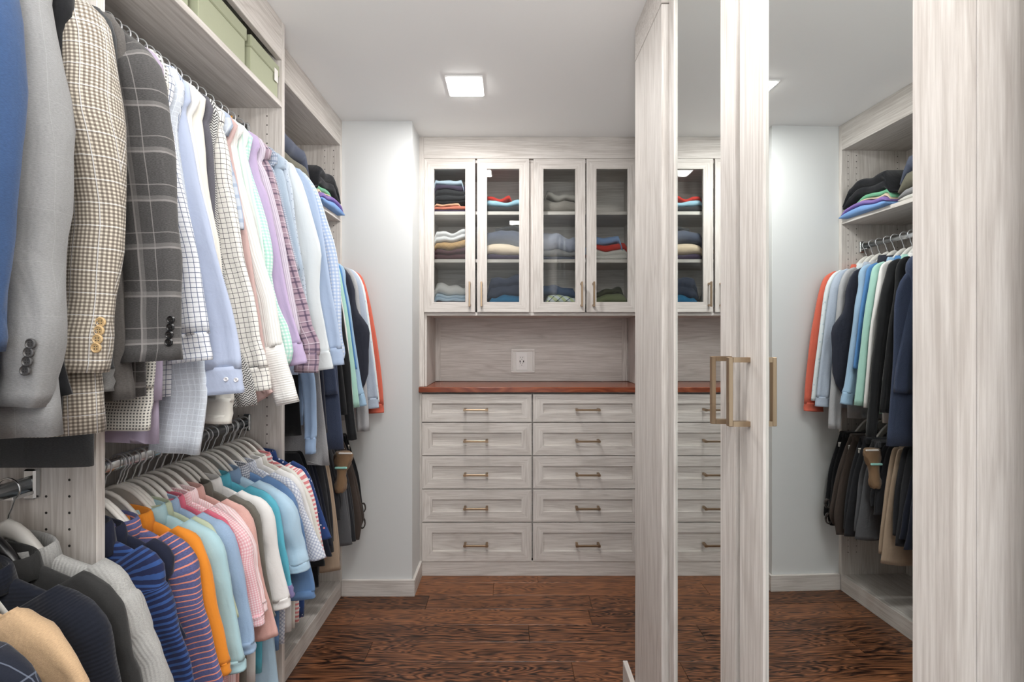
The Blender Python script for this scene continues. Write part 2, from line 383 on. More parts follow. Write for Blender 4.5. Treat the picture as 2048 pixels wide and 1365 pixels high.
YB = 2.848
bx('fascia', LX, hutch, xl+.03, xr, YF-.016, YF+.004, Z(319.5), H)
bx('side_panel', LZ, hutch, xl, X(849.5), YF-.013, 2.87, 1.052, H)
bx('side_panel', LZ, hutch, X(849.5), X(853.5), YF+.002, YB, 1.052, 1.467)
bx('side_panel', LZ, hutch, X(1284), xr, YF-.013, 2.87, 1.052, H)
bx('back_panel', LX, hutch, X(849), X(1284), YB, YB+.015, 1.052, H-.01)
bx('trim_strip', LZ, hutch, X(853), X(853)+.032, YB-.006, YB, 1.053, 1.463)
bx('trim_strip', LZ, hutch, X(1282)-.032, X(1282), YB-.006, YB, 1.053, 1.463)
bx('bottom_panel', LX, hutch, X(853), X(1282), YF+.003, YB, 1.4475, 1.4665)
bx('top_panel', LX, hutch, X(853), X(1282), YF+.003, YB, 2.30, 2.319)
bx('side_panel', LZ, hutch, X(853), X(853)+.018, YF+.003, YB, 1.4665, 2.30)
bx('divider', LZ, hutch, X(1062.5)-.0185, X(1062.5)+.0185, YF+.001, YB, 1.4665, 2.30)
bx('side_panel', LZ, hutch, X(1282)-.018, X(1282), YF+.003, YB, 1.4665, 2.30)
SH1, SH2 = 2.0265, 1.7565
for z in (SH1, SH2):
    for a, b in ((X(853)+.019, X(1062.5)-.019), (X(1062.5)+.019, X(1282)-.019)):
        bx('shelf', LX, hutch, a, b, YF+.02, YB-.001, z-.0095, z+.0095)
for i, (c0, c1) in enumerate(((849.5, 951), (954.5, 1058), (1066.5, 1169.5), (1171.8, 1273.5))):
    z0, z1 = Z(625), Z(320.5)
    d = shaker('door', hutch, X(c0), X(c1), z0, z1, .0545, .0555, panel=False)
    bx('glass_pane', glass(), d, X(c0)+.052, X(c1)-.052, YF-.010, YF-.006, z0+.053, z1-.053, bev=0)
    hx = (c1-10.3, c0+9.5, c1-8.5, c0+13)[i]
    pull(d, X(hx), Z(590.5), .137, True)
# recessed outlet in the alcove back
ou = thing('wall_outlet', (.08, YB, 1.11), 'white power outlet with charging ports in a square recessed frame above the counter', 'outlet')
def ob_x(px): return (px-CX)*YB/F
def ob_z(py): return EYE-(py-CY)*YB/F
x0, x1, z0, z1 = ob_x(1022), ob_x(1069.5), ob_z(746), ob_z(698.5); fw = .0125
f = B(); y0 = YB-.010
f.box(x0, x1, y0, YB, z0, z0+fw, bev=.002); f.box(x0, x1, y0, YB, z1-fw, z1, bev=.002); f.box(x0, x0+fw, y0, YB, z0+fw, z1-fw, bev=.002); f.box(x1-fw, x1, y0, YB, z0+fw, z1-fw, bev=.002)
recalc(f.build('recess_frame', bright_white, ou))
bx('recess_back', bright_white, ou, x0+fw, x1-fw, YB-.002, YB-.0005, z0+fw, z1-fw)
xc, zc = ob_x(1043.5), ob_z(723)
pl = bx('cover_plate', plain('outlet_white', 'f0eeec', .35), ou, xc-.036, xc+.036, YB-.006, YB-.002, zc-.055, zc+.055, bev=.002)
rc = bx('receptacle', plain('outlet_white', 'f0eeec', .3), ou, xc-.017, xc+.017, YB-.0085, YB-.006, zc-.034, zc+.034, bev=.001)
b = B()
for dz in (.024, -.012):
    for dx in (-.0065, .0065): b.box(xc+dx-.0011, xc+dx+.0011, YB-.0089, YB-.0084, zc+dz-.004, zc+dz+.004)
    b.tube([(xc, YB-.0089, zc+dz-.0115), (xc, YB-.0084, zc+dz-.0115)], .0024, 8)
for dx in (-.0105, .0105): b.box(xc+dx-.003, xc+dx+.003, YB-.0089, YB-.0084, zc-.001-.006, zc-.001+.006)
recalc(b.build('socket_slots', dark, rc))
# ------------------------------------------------------------------ closet bays on the left
def holes(parent, x0s, y, z0, z1, step=.032, ny=-1):
    b = B()
    for x0 in x0s:
        z = z0
        while z < z1:
            b.tube([(x0, y+ny*.0004, z), (x0, y-ny*.001, z)], .0026, 6); z += step
    o = recalc(b.build('pin_holes', dark, parent)); meta(o, kind='stuff'); return o
def rod(parent, x, y0, y1, z):
    b = B(); b.tube([(x, y0+.002, z), (x, y1-.002, z)], .0075, 12, ry=.015); r = b.build('hanging_rod', chrome, parent, True); recalc(r); meta(r, 'chrome oval rod')
    for yy, s in ((y0, 1), (y1, -1)):
        q = B(); q.box(x-.0115, x+.0115, yy, yy+s*.014, z-.03, z+.028, bev=.003); q.box(x-.0095, x+.0095, yy, yy+s*.05, z-.019, z-.012, bev=.001)
        recalc(q.build('rod_bracket', chrome, r))
    return r
X1, X2, XB = -.802, -.864, -1.22
YP = 2.340
# bay nearest the camera
b0 = thing('closet_bay', (-1.0, .45, 0), 'near closet bay of pale grey laminate holding the suit jackets, at the left edge', 'closet bay')
bx('side_panel', LZ, b0, XB, X1, .02, .039, 0, H); s0 = bx('side_panel', LZ, b0, XB, X1, .883, .902, 0, H)
bx('back_panel', LZ, b0, XB-.003, XB+.004, .039, .883, 0, H)
bx('shelf', LY, b0, XB+.004, X1, .039, .883, 2.134, 2.153); bx('bottom_shelf', LY, b0, XB+.004, X1, .039, .883, .07, .089)
bx('kick_board', LY, b0, X1-.02, X1, .039, .883, 0, .07); bx('fascia', LY, b0, X1-.019, X1, .039, .883, 2.302, H)
rod(b0, -.925, .039, .883, 2.05); rod(b0, -.92, .039, .883, 1.046)
holes(s0, (-.855,), .883, .25, 2.1); holes(s0, (-.90,), .883, .25, 1.02); holes(s0, (-1.10,), .883, .25, 2.1)
b1 = thing('closet_bay', (-1.0, 1.25, 0), 'middle closet bay with long-sleeved shirts above and polo shirts below', 'closet bay')
s1 = bx('side_panel', LZ, b1, XB, X1, 1.601, 1.620, 0, H)
bx('back_panel', LZ, b1, XB-.003, XB+.004, .902, 1.601, 0, H)
bx('shelf', LY, b1, XB+.004, X1, .902, 1.601, 2.134, 2.153); bx('bottom_shelf', LY, b1, XB+.004, X1, .902, 1.601, .07, .089)
bx('kick_board', LY, b1, X1-.02, X1, .902, 1.601, 0, .07); bx('fascia', LY, b1, X1-.019, X1, .902, 1.601, 2.302, H)
rod(b1, -.925, .902, 1.601, 2.05); rod(b1, -.92, .902, 1.601, 1.03)
holes(s1, (-.855, -.955), 1.601, .25, 2.12)
b2 = thing('closet_bay', (-1.03, 1.98, 0), 'far closet bay beside the white wall with folded clothes on its upper shelf', 'closet bay')
s2 = bx('side_panel', LZ, b2, XB, X2, 2.3205, YP, 0, H); bx('side_panel', LZ, b2, XB, X2, 1.6205, 1.638, 0, H)
bx('back_panel', LZ, b2, XB-.003, XB+.004, 1.638, 2.3205, 0, H)
bx('top_panel', LY, b2, XB+.004, X2-.0185, 1.638, 2.3205, 2.3075, 2.325); bx('fascia', LY, b2, X2-.018, X2, 1.638, 2.3205, 2.306, H)
bx('shelf', LY, b2, XB+.004, X2, 1.638, 2.3205, 1.918, 1.937); bx('bottom_shelf', LY, b2, XB+.004, X2-.0185, 1.638, 2.3205, .064, .0828)
bx('kick_board', LY, b2, X2-.018, X2, 1.638, 2.3205, 0, .083)
rod(b2, -.967, 1.638, 2.3205, 1.80); rod(b2, -.967, 1.638, 2.3205, .965)
holes(s2, (-.90, -.945, -1.17), 2.3205, .2, 2.29)
# green storage boxes on the top shelf
green = fab('box_green', 'a9ad90', bump=.1, weave=500); greend = fab('box_green2', '9fa385', bump=.1, weave=500)
for i, (a, bq) in enumerate(((.955, 1.155), (1.185, 1.402), (1.424, 1.598))):
    t = thing('storage_box', (-.95, (a+bq)/2, 2.154), ('sage green lidded box on the top shelf, nearest the camera', 'sage green lidded box in the middle of the top shelf', 'sage green lidded box with a white label, at the far end of the top shelf')[i], 'storage box', 'green boxes on the top shelf')
    bx('box_body', green, t, -1.15, -.814, a+.004, bq-.004, 2.1535, 2.250, bev=.002)
    bx('lid', greend, t, -1.154, -.8095, a, bq, 2.2385, 2.278, bev=.003)
    if i == 2: bx('label', bright_white, t, -.8093, -.8085, bq-.035, bq-.012, 2.212, 2.255, bev=0)
# ------------------------------------------------------------------ mirrored wardrobe on the right
wd = thing('wardrobe', (.78, 1.06, 0), 'tall pale grey wardrobe with two mirrored doors along the right side', 'wardrobe')
bx('end_pilaster', LZ, wd, .450, .478, 1.351, 1.637, 0, 2.318)
bx('fascia', LX, wd, .450, .478, 1.351, 1.637, 2.322, H)
bx('end_panel', LZ, wd, .478, 1.10, 1.617, 1.637, 0, H)
bx('near_end_panel', LZ, wd, .497, 1.10, .4835, .503, 0, H)
bx('carcass', LZ, wd, .498, 1.10, .5035, 1.616, .02, H-.01)
bx('fascia', LY, wd, .478, .497, .49, 1.351, 2.345, H); bx('kick_board', LY, wd, .478, .497, .49, 1.351, 0, .072)
mir = NT('mirror'); gl = mir.n('ShaderNodeBsdfGlossy'); gl.inputs['Roughness'].default_value = .004; gl.inputs['Color'].default_value = (.82, .85, .84, 1); mir.l(gl.outputs[0], mir.out.inputs[0]); mir = mir.m
edgeg = plain('glass_edge', '8fa0a2', .15)
def mirror_door(ys, yfar, x_near, x_far, g0, g1, handle_y):
    """door in the x = const plane, slightly turned; ys..yfar along y"""
    def P(y): return x_near+(x_far-x_near)*(y-ys)/(yfar-ys)
    z0, z1 = .078, 2.34; th = .020
    def slab(nm, mat, par, ya, yb, za, zb, d0=0.0, d1=None):
        d1 = th if d1 is None else d1
        pts = [(P(ya)+d0, ya), (P(yb)+d0, yb), (P(yb)+d1, yb), (P(ya)+d1, ya)]
        return recalc(B().prism(pts, 'z', za, zb).build(nm, mat, par))
    d = slab('door', LZ, wd, ys, g0, z0, z1)
    slab('stile', LZ, d, g1, yfar, z0, z1); slab('rail', LY, d, g0, g1, z0, z0+.06); slab('rail', LY, d, g0, g1, z1-.035, z1)
    m = slab('mirror', mir, d, g0, g1, z0+.06, z1-.035, .0055, .010); meta(m, 'tall mirror pane')
    hy = handle_y; zt, zb = EYE-(713-CY)*hy/F, EYE-(848-CY)*hy/F
    if hy < .9: zt, zb = EYE-(715-CY)*hy/F, EYE-(853-CY)*hy/F
    x = P(hy); b = B(); r = .0055; pr = .042
    b.box(x-pr, x-pr+.009, hy-r, hy+r, zb, zt, bev=.001); b.box(x-pr+.009, x, hy-r, hy+r, zt-.010, zt, bev=0); b.box(x-pr+.009, x, hy-r, hy+r, zb, zb+.010, bev=0)
    h = recalc(b.build('handle', brass, d)); meta(h, 'square brass D-shaped handle')
mirror_door(.942, 1.333, .4665, .4665, 1.008, 1.296, .962)
mirror_door(.4825, .918, .4743, .4640, .5345, .838, .885)
# ------------------------------------------------------------------ clothes
from mathutils.bvhtree import BVHTree
RA = (-.925, 2.05); RB = (-.92, 1.03); RC = (-.967, 1.80); R0B = (-.92, 1.046)
hgrey = plain('hanger_grey', 'bab6b0', .5); hrim = plain('hanger_rim', 'e4e1dc', .45); hwhite = plain('hanger_white', 'dad8d3', .3); hblack = plain('hanger_black', '1d1d1f', .2)
wire = plain('hanger_wire', 'cfd1d4', .35, .45)
HN = 0
def hanger(Y, rod_, label, style='flat', group=None, half=.188, drop=.0):
    """hook over the rod, sloping arms; style flat (grey, pale rim) or broad (moulded suit hanger)"""
    global HN; HN += 1
    rx, rz = rod_; j = random.Random(HN*13); top = rz-.052-drop
    t = thing('clothes_hanger', (rx, Y, rz-.17), label, 'hanger', group)
    tilt = j.uniform(-.5, .5)*.012
    pts = []
    for k in range(15):
        a = math.radians(200-k*18.5); pts.append((rx+math.cos(a)*.0205, Y+math.sin(a)*tilt*.4, rz+.0015+math.sin(a)*.0205))
    pts += [(rx+.006, Y, rz-.032), (rx, Y, rz-.045), (rx, Y, top-.008)]
    B().tube(pts, .0017, 6).build('hook', chrome if style == 'broad' else wire, t, True)
    def ztop(u):
        a = abs(u)/half; return top-.124*(.5-.5*math.cos(PI*min(1, a*1.12)))
    n = 23; us = [-half+2*half*k/(n-1) for k in range(n)]
    if style == 'flat':
        hh = lambda u: .034*(1-.45*abs(u)/half); th = .0035
        poly = [(rx+u, ztop(u)) for u in us]+[(rx+u, ztop(u)-hh(u)) for u in reversed(us)]
        recalc(B().prism(poly, 'y', Y-th, Y+th).build('body', hgrey, t))
        B().tube([(rx+u, Y, ztop(u)) for u in us], .0048, 8).build('rim', hrim, t, True)
    else:
        m = hwhite if style == 'white' or style == 'broad' else hblack; sink = .006
        rings = []
        for u in us:
            a = abs(u)/half; hy = .009+.003*a**2; hz = .018*(1-.25*a); zc = ztop(u)-hz-.022*min(1, a*2.2)
            rings.append([(rx+u, Y-hy*a*.4+hy*math.cos(q), zc+hz*math.sin(q)) for q in [2*PI*i/14 for i in range(14)]])
        loft('body', rings, m if style != 'black' else hblack, t, True, 0)
    return t
def ring(cx, cy, cz, dx, dz, hw, ht, n=18, fold=0, ph=0, e=.75):
    out = []
    for i in range(n):
        q = 2*PI*i/n; c, s = math.cos(q), math.sin(q)
        a = math.copysign(abs(c)**e, c)*hw; b = math.copysign(abs(s)**e, s)*ht
        b += fold*math.sin(a/hw*5.0+ph)*(1-.3*abs(c))
        out.append((cx+dx*a, cy-b, cz+dz*a))
    return out
def sleeve(P, Y, path, th, mat, seed, n=22, name='sleeve', hollow=.035, fold=.0035):
    """path: (x, z, width, yoff) centre line down the sleeve, converted to a soft flattened tube"""
    pts = cat(path, n); rings = []
    for i, (x, z, w, yo) in enumerate(pts):
        a = pts[max(i-1, 0)]; b = pts[min(i+1, n-1)]; d = Vector((b[0]-a[0], 0, b[1]-a[1]))
        d = d.normalized() if d.length > 1e-6 else Vector((0, 0, -1))
        nx, nz = -d.z, d.x
        # keep the ring closer to level so it never folds over
        nx = .35+.65*nx; nz = .65*nz; l = math.hypot(nx, nz); nx /= l; nz /= l
        f = i/(n-1)
        wob = noise.noise(Vector((seed*3.7, f*6, 0)))*.05
        hw = w/2*(1+wob*.8); ht = th*(.75+.4*math.sin(min(1, f*1.4)*PI)**2+noise.noise(Vector((seed, f*9, 4)))*.35)
        if name == 'cuff': hw = w/2; ht = th*.95
        elif f > .85 and hollow < .02: ht = ht*(1-(f-.85)/.15)+th*.9*(f-.85)/.15
        r = ring(x, Y+yo+noise.noise(Vector((seed*1.3, f*4, 9)))*.006, z, nx, nz, hw, ht, 20, fold*(.4+f), seed*2.1+f*2.5)
        rings.append(r)
    return loft(name, rings, mat, P, True, hollow)
def torso(P, Y, rx, prof, th, mat, seed, name='body', fold=.005, n=30, yo=0, shift=0):
    """prof: (z, right half-width, left half-width)"""
    pts = cat([(z, a, b) for z, a, b in prof], 24); rings = []
    z0 = pts[0][0]; z1 = pts[-1][0]
    for z, a, b in pts:
        f = (z0-z)/(z0-z1); r = []
        for i in range(n):
            q = 2*PI*i/n; c, s = math.cos(q), math.sin(q)
            hw = a if c > 0 else b; u = math.copysign(abs(c)**.8, c)*hw; y = math.copysign(abs(s)**.7, s)*th*(.6+.5*min(1, f*3))
            y += fold*f*math.sin(u*34+seed*1.7)+noise.noise(Vector((u*9, f*3, seed*2.3)))*.006*(.2+f)
            r.append((rx+u, Y+yo-y, z+noise.noise(Vector((u*7, seed, 3)))*.008*f))
        rings.append(r)
    return loft(name, rings, mat, P, True, .03)
def collar(P, Y, rx, z, a, b, h, mat, spread=.018, drop=.6):
    n = 28; rings = []
    prof = [(0, -.012), (0, h*.6), (.002, h), (.006, h+.002), (.010, h*.85), (spread, -h*.25), (spread-.003, -h*.28), (.006, h*.3), (.003, -.012)]
    V = []; Fs = []; U = []; m = len(prof)
    for i in range(n):
        q = 2*PI*i/n; c, s = math.cos(q), math.sin(q)
        for (r, zz) in prof:
            V.append((rx+c*(a+r), Y-s*(b+r*.7), z+zz-drop*.02*max(0, s)-.010*abs(c)))
    per = 2*PI*math.sqrt((a*a+b*b)/2); L = 0
    for i in range(n):
        for k in range(m):
            k2 = (k+1) % m; i2 = (i+1) % n; Fs.append((i*m+k, i2*m+k, i2*m+k2, i*m+k2))
            u0, u1 = per*i/n, per*(i+1)/n; v0, v1 = prof[k][1], prof[k2][1]; U.append(((u0, v0), (u1, v0), (u1, v1), (u0, v1)))
    return recalc(raw('collar', V, Fs, mat, P, True, U))
def button(P, x, y, z, r, mat, label=None, name='button', nx=0.0):
    V = []; Fs = []; n = 14; fm = []
    prof = [(1, .0), (1, .0022), (.82, .0030), (.66, .0016), (0, .0014)]
    for rr, d in prof[:-1]:
        for k in range(n):
            q = 2*PI*k/n; V.append((x+math.cos(q)*r*rr, y-d, z+math.sin(q)*r*rr))
    V.append((x, y-.0014, z))
    for i in range(3):
        for k in range(n): Fs.append((i*n+k, i*n+(k+1) % n, (i+1)*n+(k+1) % n, (i+1)*n+k)); fm.append(0)
    for k in range(n): Fs.append((3*n+k, 3*n+(k+1) % n, 4*n)); fm.append(0)
    for sx in (-1, 1):
        for sz in (-1, 1):
            i0 = len(V)
            for k in range(6):
                q = 2*PI*k/6; V.append((x+sx*r*.24+math.cos(q)*r*.13, y-.0019, z+sz*r*.24+math.sin(q)*r*.13))
            Fs.append(tuple(range(i0, i0+6))); fm.append(1)
    o = raw(name, V, Fs, mat, P, False, None, [dark], fm); recalc(o); return o
GN = 0
def hl(label, hang):
    k = {'flat': 'grey plastic', 'broad': 'broad white', 'white': 'white moulded', 'black': 'glossy black'}[hang]
    return ' '.join((k+' hanger under the '+label.split(',')[0]).split()[:16])
def garment(kind, label, Y, rod_, mat, R, w=.115, wend=None, hem=None, hw=.205, th=.014, cuff=None, cuffh=.055, col=None, neck=.085, group=None,
            cat_='shirt', collar_mat=None, hang='flat', hanglabel=None, tilt=0.0, coldraw=True, hemr=None, inner_short=None, buttons=None, lean=None, collar_h=.03, side=None):
    """hanging top: body, two sleeves, collar (+ cuffs, buttons); R = outline of the outer edge of the sleeve facing the aisle as image points at depth Y"""
    global GN; GN += 1; seed = GN*1.37
    rx, rz = rod_; hem = hem if hem is not None else rz-.92; neckz = rz-.112
    t = thing(kind, (rx, Y, hem), label, cat_, group)
    pw = [W(px, py, Y) for px, py in R]
    wend = wend or w*.85
    tip = (rx+.205, rz-.172)
    lean = -.006 if lean is None else lean
    # body
    hr = hemr if hemr else hw
    torso(t, Y, rx, [(neckz, neck-.01, neck-.01), (neckz-.018, neck+.035, neck+.035), (rz-.155, .175, .175), (rz-.185, .198, .198), (rz-.30, hw-.01, hw-.01), ((rz-.3+hem)/2, hw, hw), (hem, hr, hw)], th, mat, seed, yo=.004)
    # outer sleeve
    if R:
        m = len(pw)-1; path = [(rx+.135, rz-.150, .075, .004), (rx+.165, rz-.178, .10, .003)]
        for i, (x, z) in enumerate(pw):
            if z > rz-.19: continue
            f = i/max(1, m); ww = w+(wend-w)*f
            if z > rz-.26: ww *= .9
            path.append((x-ww/2, z, ww, lean*f))
        if cuff:
            # split at the cuff: the cuff is a tighter band of its own
            zc = path[-1][1]+cuffh; main = [p for p in path if p[1] > zc+.004]; last = main[-1] if main else path[-2]; e = path[-1]
            f = (last[1]-zc)/max(1e-4, last[1]-e[1]); mid = tuple(a+(b-a)*f for a, b in zip(last, e))
            sleeve(t, Y, main+[(mid[0], mid[1], mid[2]*1.03, mid[3])], th*1.1, mat, seed, hollow=.01)
            sleeve(t, Y, [(mid[0], mid[1]+.004, mid[2]*.98, mid[3]), (e[0], e[1], e[2], e[3])], th*1.1, cuff if cuff is not True else mat, seed, n=6, name='cuff', fold=.001)
        else: sleeve(t, Y, path, th*1.1, mat, seed)
        # wall-side sleeve, hanging straight
        e = path[-1]; L = (rz-.19)-e[1]
        sleeve(t, Y, [(rx-.135, rz-.150, .075, .004), (rx-.165, rz-.185, .10, .003), (rx-.175, rz-.19-L*.5, .10, 0), (rx-.17, e[1], .085, 0)], th, mat, seed+5, n=14)
    if coldraw: collar(t, Y, rx, neckz-.006, neck, max(.018, min(.030, th*1.5)), collar_h, collar_mat or col or mat)
    if buttons:
        bm, r, pts = buttons; sl = [o for o in t.children if o.name.split('.')[0] in ('sleeve', 'cuff')]
        tr = []
        for o in sl:
            w0 = Vector(o.parent['wpos']); tr.append(BVHTree.FromPolygons([v.co+w0 for v in o.data.vertices], [tuple(p.vertices) for p in o.data.polygons]))
        for (px, py) in pts:
            d = Vector(((px-CX)/F, 1, (CY-py)/F)).normalized(); best = None
            for q in tr:
                h = q.ray_cast(Vector((0, 0, EYE)), d)
                if h[0] and (best is None or h[3] < best[1]): best = (h[0], h[3])
            if best: button(t, best[0].x, best[0].y-.0008, best[0].z, r, bm)
    if hang:
        hanger(Y, rod_, hanglabel or hl(label, hang), hang)
    return t
# ---- cloths
blk = plain('button_black', '17181a', .25); horn = plain('button_horn', 'c9ab7d', .35); grb = plain('button_grey', '4b4a4a', .3); pearl = plain('button_pearl', 'e9e9ee', .2); brn = plain('button_brown', '4a3226', .3)
M = {}
def mk(n, *a, **k): M[n] = fab(n, *a, **k)
mk('blue_wool', '35507c', heather=.15, rough=.95)
mk('grey_wool', '8b8d8e', heather=.12, pat=[('u', .06, .012, 'a6a8a8', .35), ('v', .08, .01, 'a6a8a8', .3)])
mk('houndstooth', 'cfc6b6', pat=[('u', .0062, .5, '43352e', .60), ('v', .0062, .5, '43352e', .60), ('u', .037, .035, 'e6eaee', .55), ('v', .037, .035, 'e6eaee', .55)], bump=.2)
mk('brown_grey_wool', '5a5654', heather=.2)
mk('mid_grey_wool', '6e6f6d', heather=.2)
mk('plaid_charcoal', '4c4a4b', heather=.28, pat=[('u', .092, .035, '9d9a98', .55), ('u', .092, .10, '8c8988', .35, .07), ('u', .092, .02, '9d9a98', .5, .30), ('v', .088, .04, '9d9a98', .55), ('v', .088, .10, '8c8988', .35, .08), ('v', .088, .02, '9d9a98', .5, .32)])
mk('charcoal_wool', '3a3d3f', heather=.2); mk('black_wool', '17181c', heather=.1)
mk('navy_grid', 'e3e7ee', pat=[('u', .0105, .13, '5b6885', .9), ('v', .0105, .13, '5b6885', .9)])
mk('pale_blue', 'afbcd8'); mk('white_cotton', 'e4e4e2'); mk('cream_cotton', 'dedbd3')
mk('slate_cotton', '5d5c66', heather=.1)
mk('herringbone', 'd2d2cf', pat=[('zig', .012, .5, '26272b', .9)])
mk('tattersall', 'e6e4dd', pat=[('u', .0125, .09, '3c3b42', .95), ('v', .0125, .09, '3c3b42', .95)])
mk('blue_grey_check', 'c2ccda', pat=[('u', .03, .3, '8ea0bd', .6), ('v', .03, .3, '8ea0bd', .6)])
mk('dusty_pink', 'cbaaa6'); mk('ribbed_white', 'e7e7e4', pat=[('u', .007, .3, 'cfcfcc', .6)], knit=1); mk('ribbed_cuff', 'e9e9e6', knit=2, pat=[('v', .007, .3, 'd2d2cf', .5)])
mk('mint_gingham', 'e2efeb', pat=[('u', .009, .5, '8fd2c3', .5), ('v', .009, .5, '8fd2c3', .5)])
mk('mint_stripe', 'e6ece8', pat=[('u', .012, .35, 'bfe0d6', .7)])
mk('lavender', 'bda8d0'); mk('lilac_stripe', 'd3cad8', pat=[('u', .0052, .4, '9d90a8', .55)])
mk('plum_plaid', 'a9909f', pat=[('u', .034, .16, '4c4159', .7), ('v', .034, .16, '4c4159', .7), ('u', .034, .06, 'd8cfd8', .7, .4), ('v', .034, .06, 'd8cfd8', .7, .4), ('v', .034, .05, '4c4159', .6, .3)])
mk('blue_micro', 'b9c4d3', pat=[('u', .006, .35, '6f819e', .6), ('v', .006, .35, '6f819e', .6)])
mk('oxford_blue', 'a9bcd0', heather=.06); mk('chambray', 'c3d0df', pat=[('dots', .008, .3, '6d7d98', .6)])
mk('ice_white', 'dbe3e8'); mk('sky_shirt', 'a9bfdf'); mk('blue_gingham', 'dfe6f1', pat=[('u', .012, .5, '9db8de', .55), ('v', .012, .5, '9db8de', .55)])
mk('lilac', 'a79bb2'); mk('pink_pale', 'dcb9bf'); mk('knit_bw', 'd8d6cc', pat=[('chk', .006, .55, '3a3c40', .85)])
mk('denim_check', 'c3ccd8', heather=.1, pat=[('u', .012, .12, 'dde5ee', .7), ('v', .012, .12, 'dde5ee', .7)])
mk('blue_stripe', 'e0e4ea', pat=[('u', .0042, .5, '3e5a86', .9)])
A = RA
J = dict(cat_='jacket', group=None, col=None, hang='broad')
# ---- suit jackets, bay nearest the camera (top rail)
garment('suit_jacket', 'royal blue suit jacket at the far left edge of the top rail', .62, A, M['blue_wool'], [(0, -140), (22, 0), (36, 120), (41, 240), (38, 330), (25, 450), (10, 600), (0, 700)], w=.13, hem=1.16, hw=.21, th=.03, cat_='jacket', hang='broad', neck=.06)
garment('suit_jacket', 'light grey suit jacket with four dark cuff buttons, left of the houndstooth one', .69, A, M['grey_wool'], [(60, -60), (84, 0), (106, 113), (123, 219), (130, 308), (131, 400), (124, 480), (120, 530), (126, 590), (131, 655), (122, 710), (111, 760), (98, 806)], w=.118, wend=.072, hem=1.172, hw=.205, hemr=.235, th=.030, cat_='jacket', hang='broad', neck=.06, buttons=(grb, .0078, [(64, 688), (60, 705), (57, 723), (53, 741)]), lean=-.01)
garment('suit_jacket', 'black jacket squeezed between the light grey and the houndstooth jackets', .735, A, M['black_wool'], [(108, -40), (122, 60), (132, 200), (134, 400), (128, 560), (124, 700), (150, 800)], w=.11, hem=1.20, hw=.20, th=.016, cat_='jacket', hang='broad', neck=.06)
garment('sport_jacket', 'brown and cream houndstooth jacket with pale horn cuff buttons', .775, A, M['houndstooth'], [(186, -30), (212, 75), (233, 205), (243, 300), (246, 400), (244, 500), (234, 610), (228, 690), (222, 742)], w=.128, wend=.092, hem=1.166, hw=.21, hemr=.226, th=.030, cat_='jacket', hang='broad', neck=.06, buttons=(horn, .0085, [(203, 645), (200, 662), (197, 679), (194, 696)]), lean=-.012)
garment('suit_jacket', 'dark charcoal jacket whose long hem hangs lowest over the closet side panel', .812, A, M['charcoal_wool'], [(222, 40), (230, 200), (233, 400), (232, 560), (231, 700), (230, 783)], w=.10, wend=.055, hem=1.094, hw=.178, hemr=.172, th=.014, cat_='jacket', hang='broad', neck=.06, cuff=M['mid_grey_wool'], cuffh=.04)
garment('suit_jacket', 'brownish grey suit jacket between the houndstooth and charcoal plaid jackets', .838, A, M['brown_grey_wool'], [(236, 60), (243, 300), (246, 480), (249, 587), (258, 680), (271, 800)], w=.085, wend=.052, hem=1.21, hw=.19, th=.012, cat_='jacket', hang='broad', neck=.06)
garment('sport_jacket', 'charcoal plaid wool jacket with four black cuff buttons, beside the first shirts', .866, A, M['plaid_charcoal'], [(262, 50), (300, 92), (325, 154), (342, 240), (356, 342), (364, 467), (370, 540), (372, 645), (376, 722)], w=.132, wend=.112, hem=1.215, hw=.21, hemr=.222, th=.026, cat_='jacket', hang='broad', neck=.06, buttons=(blk, .0072, [(343, 640), (342, 655), (340, 670), (339, 685)]), lean=-.014)
# ---- long-sleeved shirts, middle bay (top rail)
D = 'dress_shirt'
garment(D, 'lilac shirt with a low folded hem, first on the middle top rail', .925, A, M['lilac'], [(310, 120), (325, 240), (330, 400), (330, 600), (325, 800)], w=.09, hem=1.112, hw=.205, hemr=.21, th=.012, neck=.06)
garment('knit_shirt', 'black and cream micro-patterned shirt with a wide turned-up sleeve end', .94, A, M['knit_bw'], [(315, 130), (330, 300), (338, 500), (336, 700), (330, 852)], w=.10, wend=.105, hem=1.20, hw=.2, th=.012, cuff=M['knit_bw'], cuffh=.085, lean=-.04, neck=.06)
garment(D, 'white shirt with a fine navy grid check, next to the plaid jacket', .96, A, M['navy_grid'], [(322, 140), (337, 217), (347, 276), (362, 360), (380, 440), (398, 521), (407, 594), (418, 683), (428, 724)], w=.108, wend=.09, hem=1.2, hemr=.205, th=.013, cuff=True, neck=.06)
garment(D, 'pale denim-blue checked shirt with the lowest hanging hem on the rail', .985, A, M['denim_check'], [(340, 160), (352, 260), (372, 400), (392, 560), (412, 740), (418, 800), (405, 903)], w=.10, wend=.115, hem=1.13, hw=.2, th=.014, neck=.06)
garment(D, 'fine navy striped shirt with its rounded cuff showing under the grid check', .993, A, M['blue_stripe'], [(345, 170), (355, 280), (368, 420), (376, 600), (384, 700), (386, 776)], w=.08, wend=.06, hem=1.2, hw=.19, th=.010, neck=.06)
garment(D, 'plain pale blue shirt with an open two-button cuff', 1.012, A, M['pale_blue'], [(358, 172), (370, 217), (384, 296), (398, 367), (420, 440), (437, 509), (461, 594), (483, 683), (497, 735), (497, 788)], w=.112, wend=.128, hem=1.19, th=.014, cuff=True, buttons=(pearl, .0048, [(453, 759), (473, 760)]), lean=-.016, neck=.06)
garment(D, 'white shirt directly behind the plain pale blue one', 1.04, A, M['white_cotton'], [(372, 186), (384, 235), (394, 300), (406, 370), (425, 460), (437, 520), (450, 640), (460, 760)], w=.085, wend=.06, hem=1.17, hw=.195, th=.010, neck=.06)
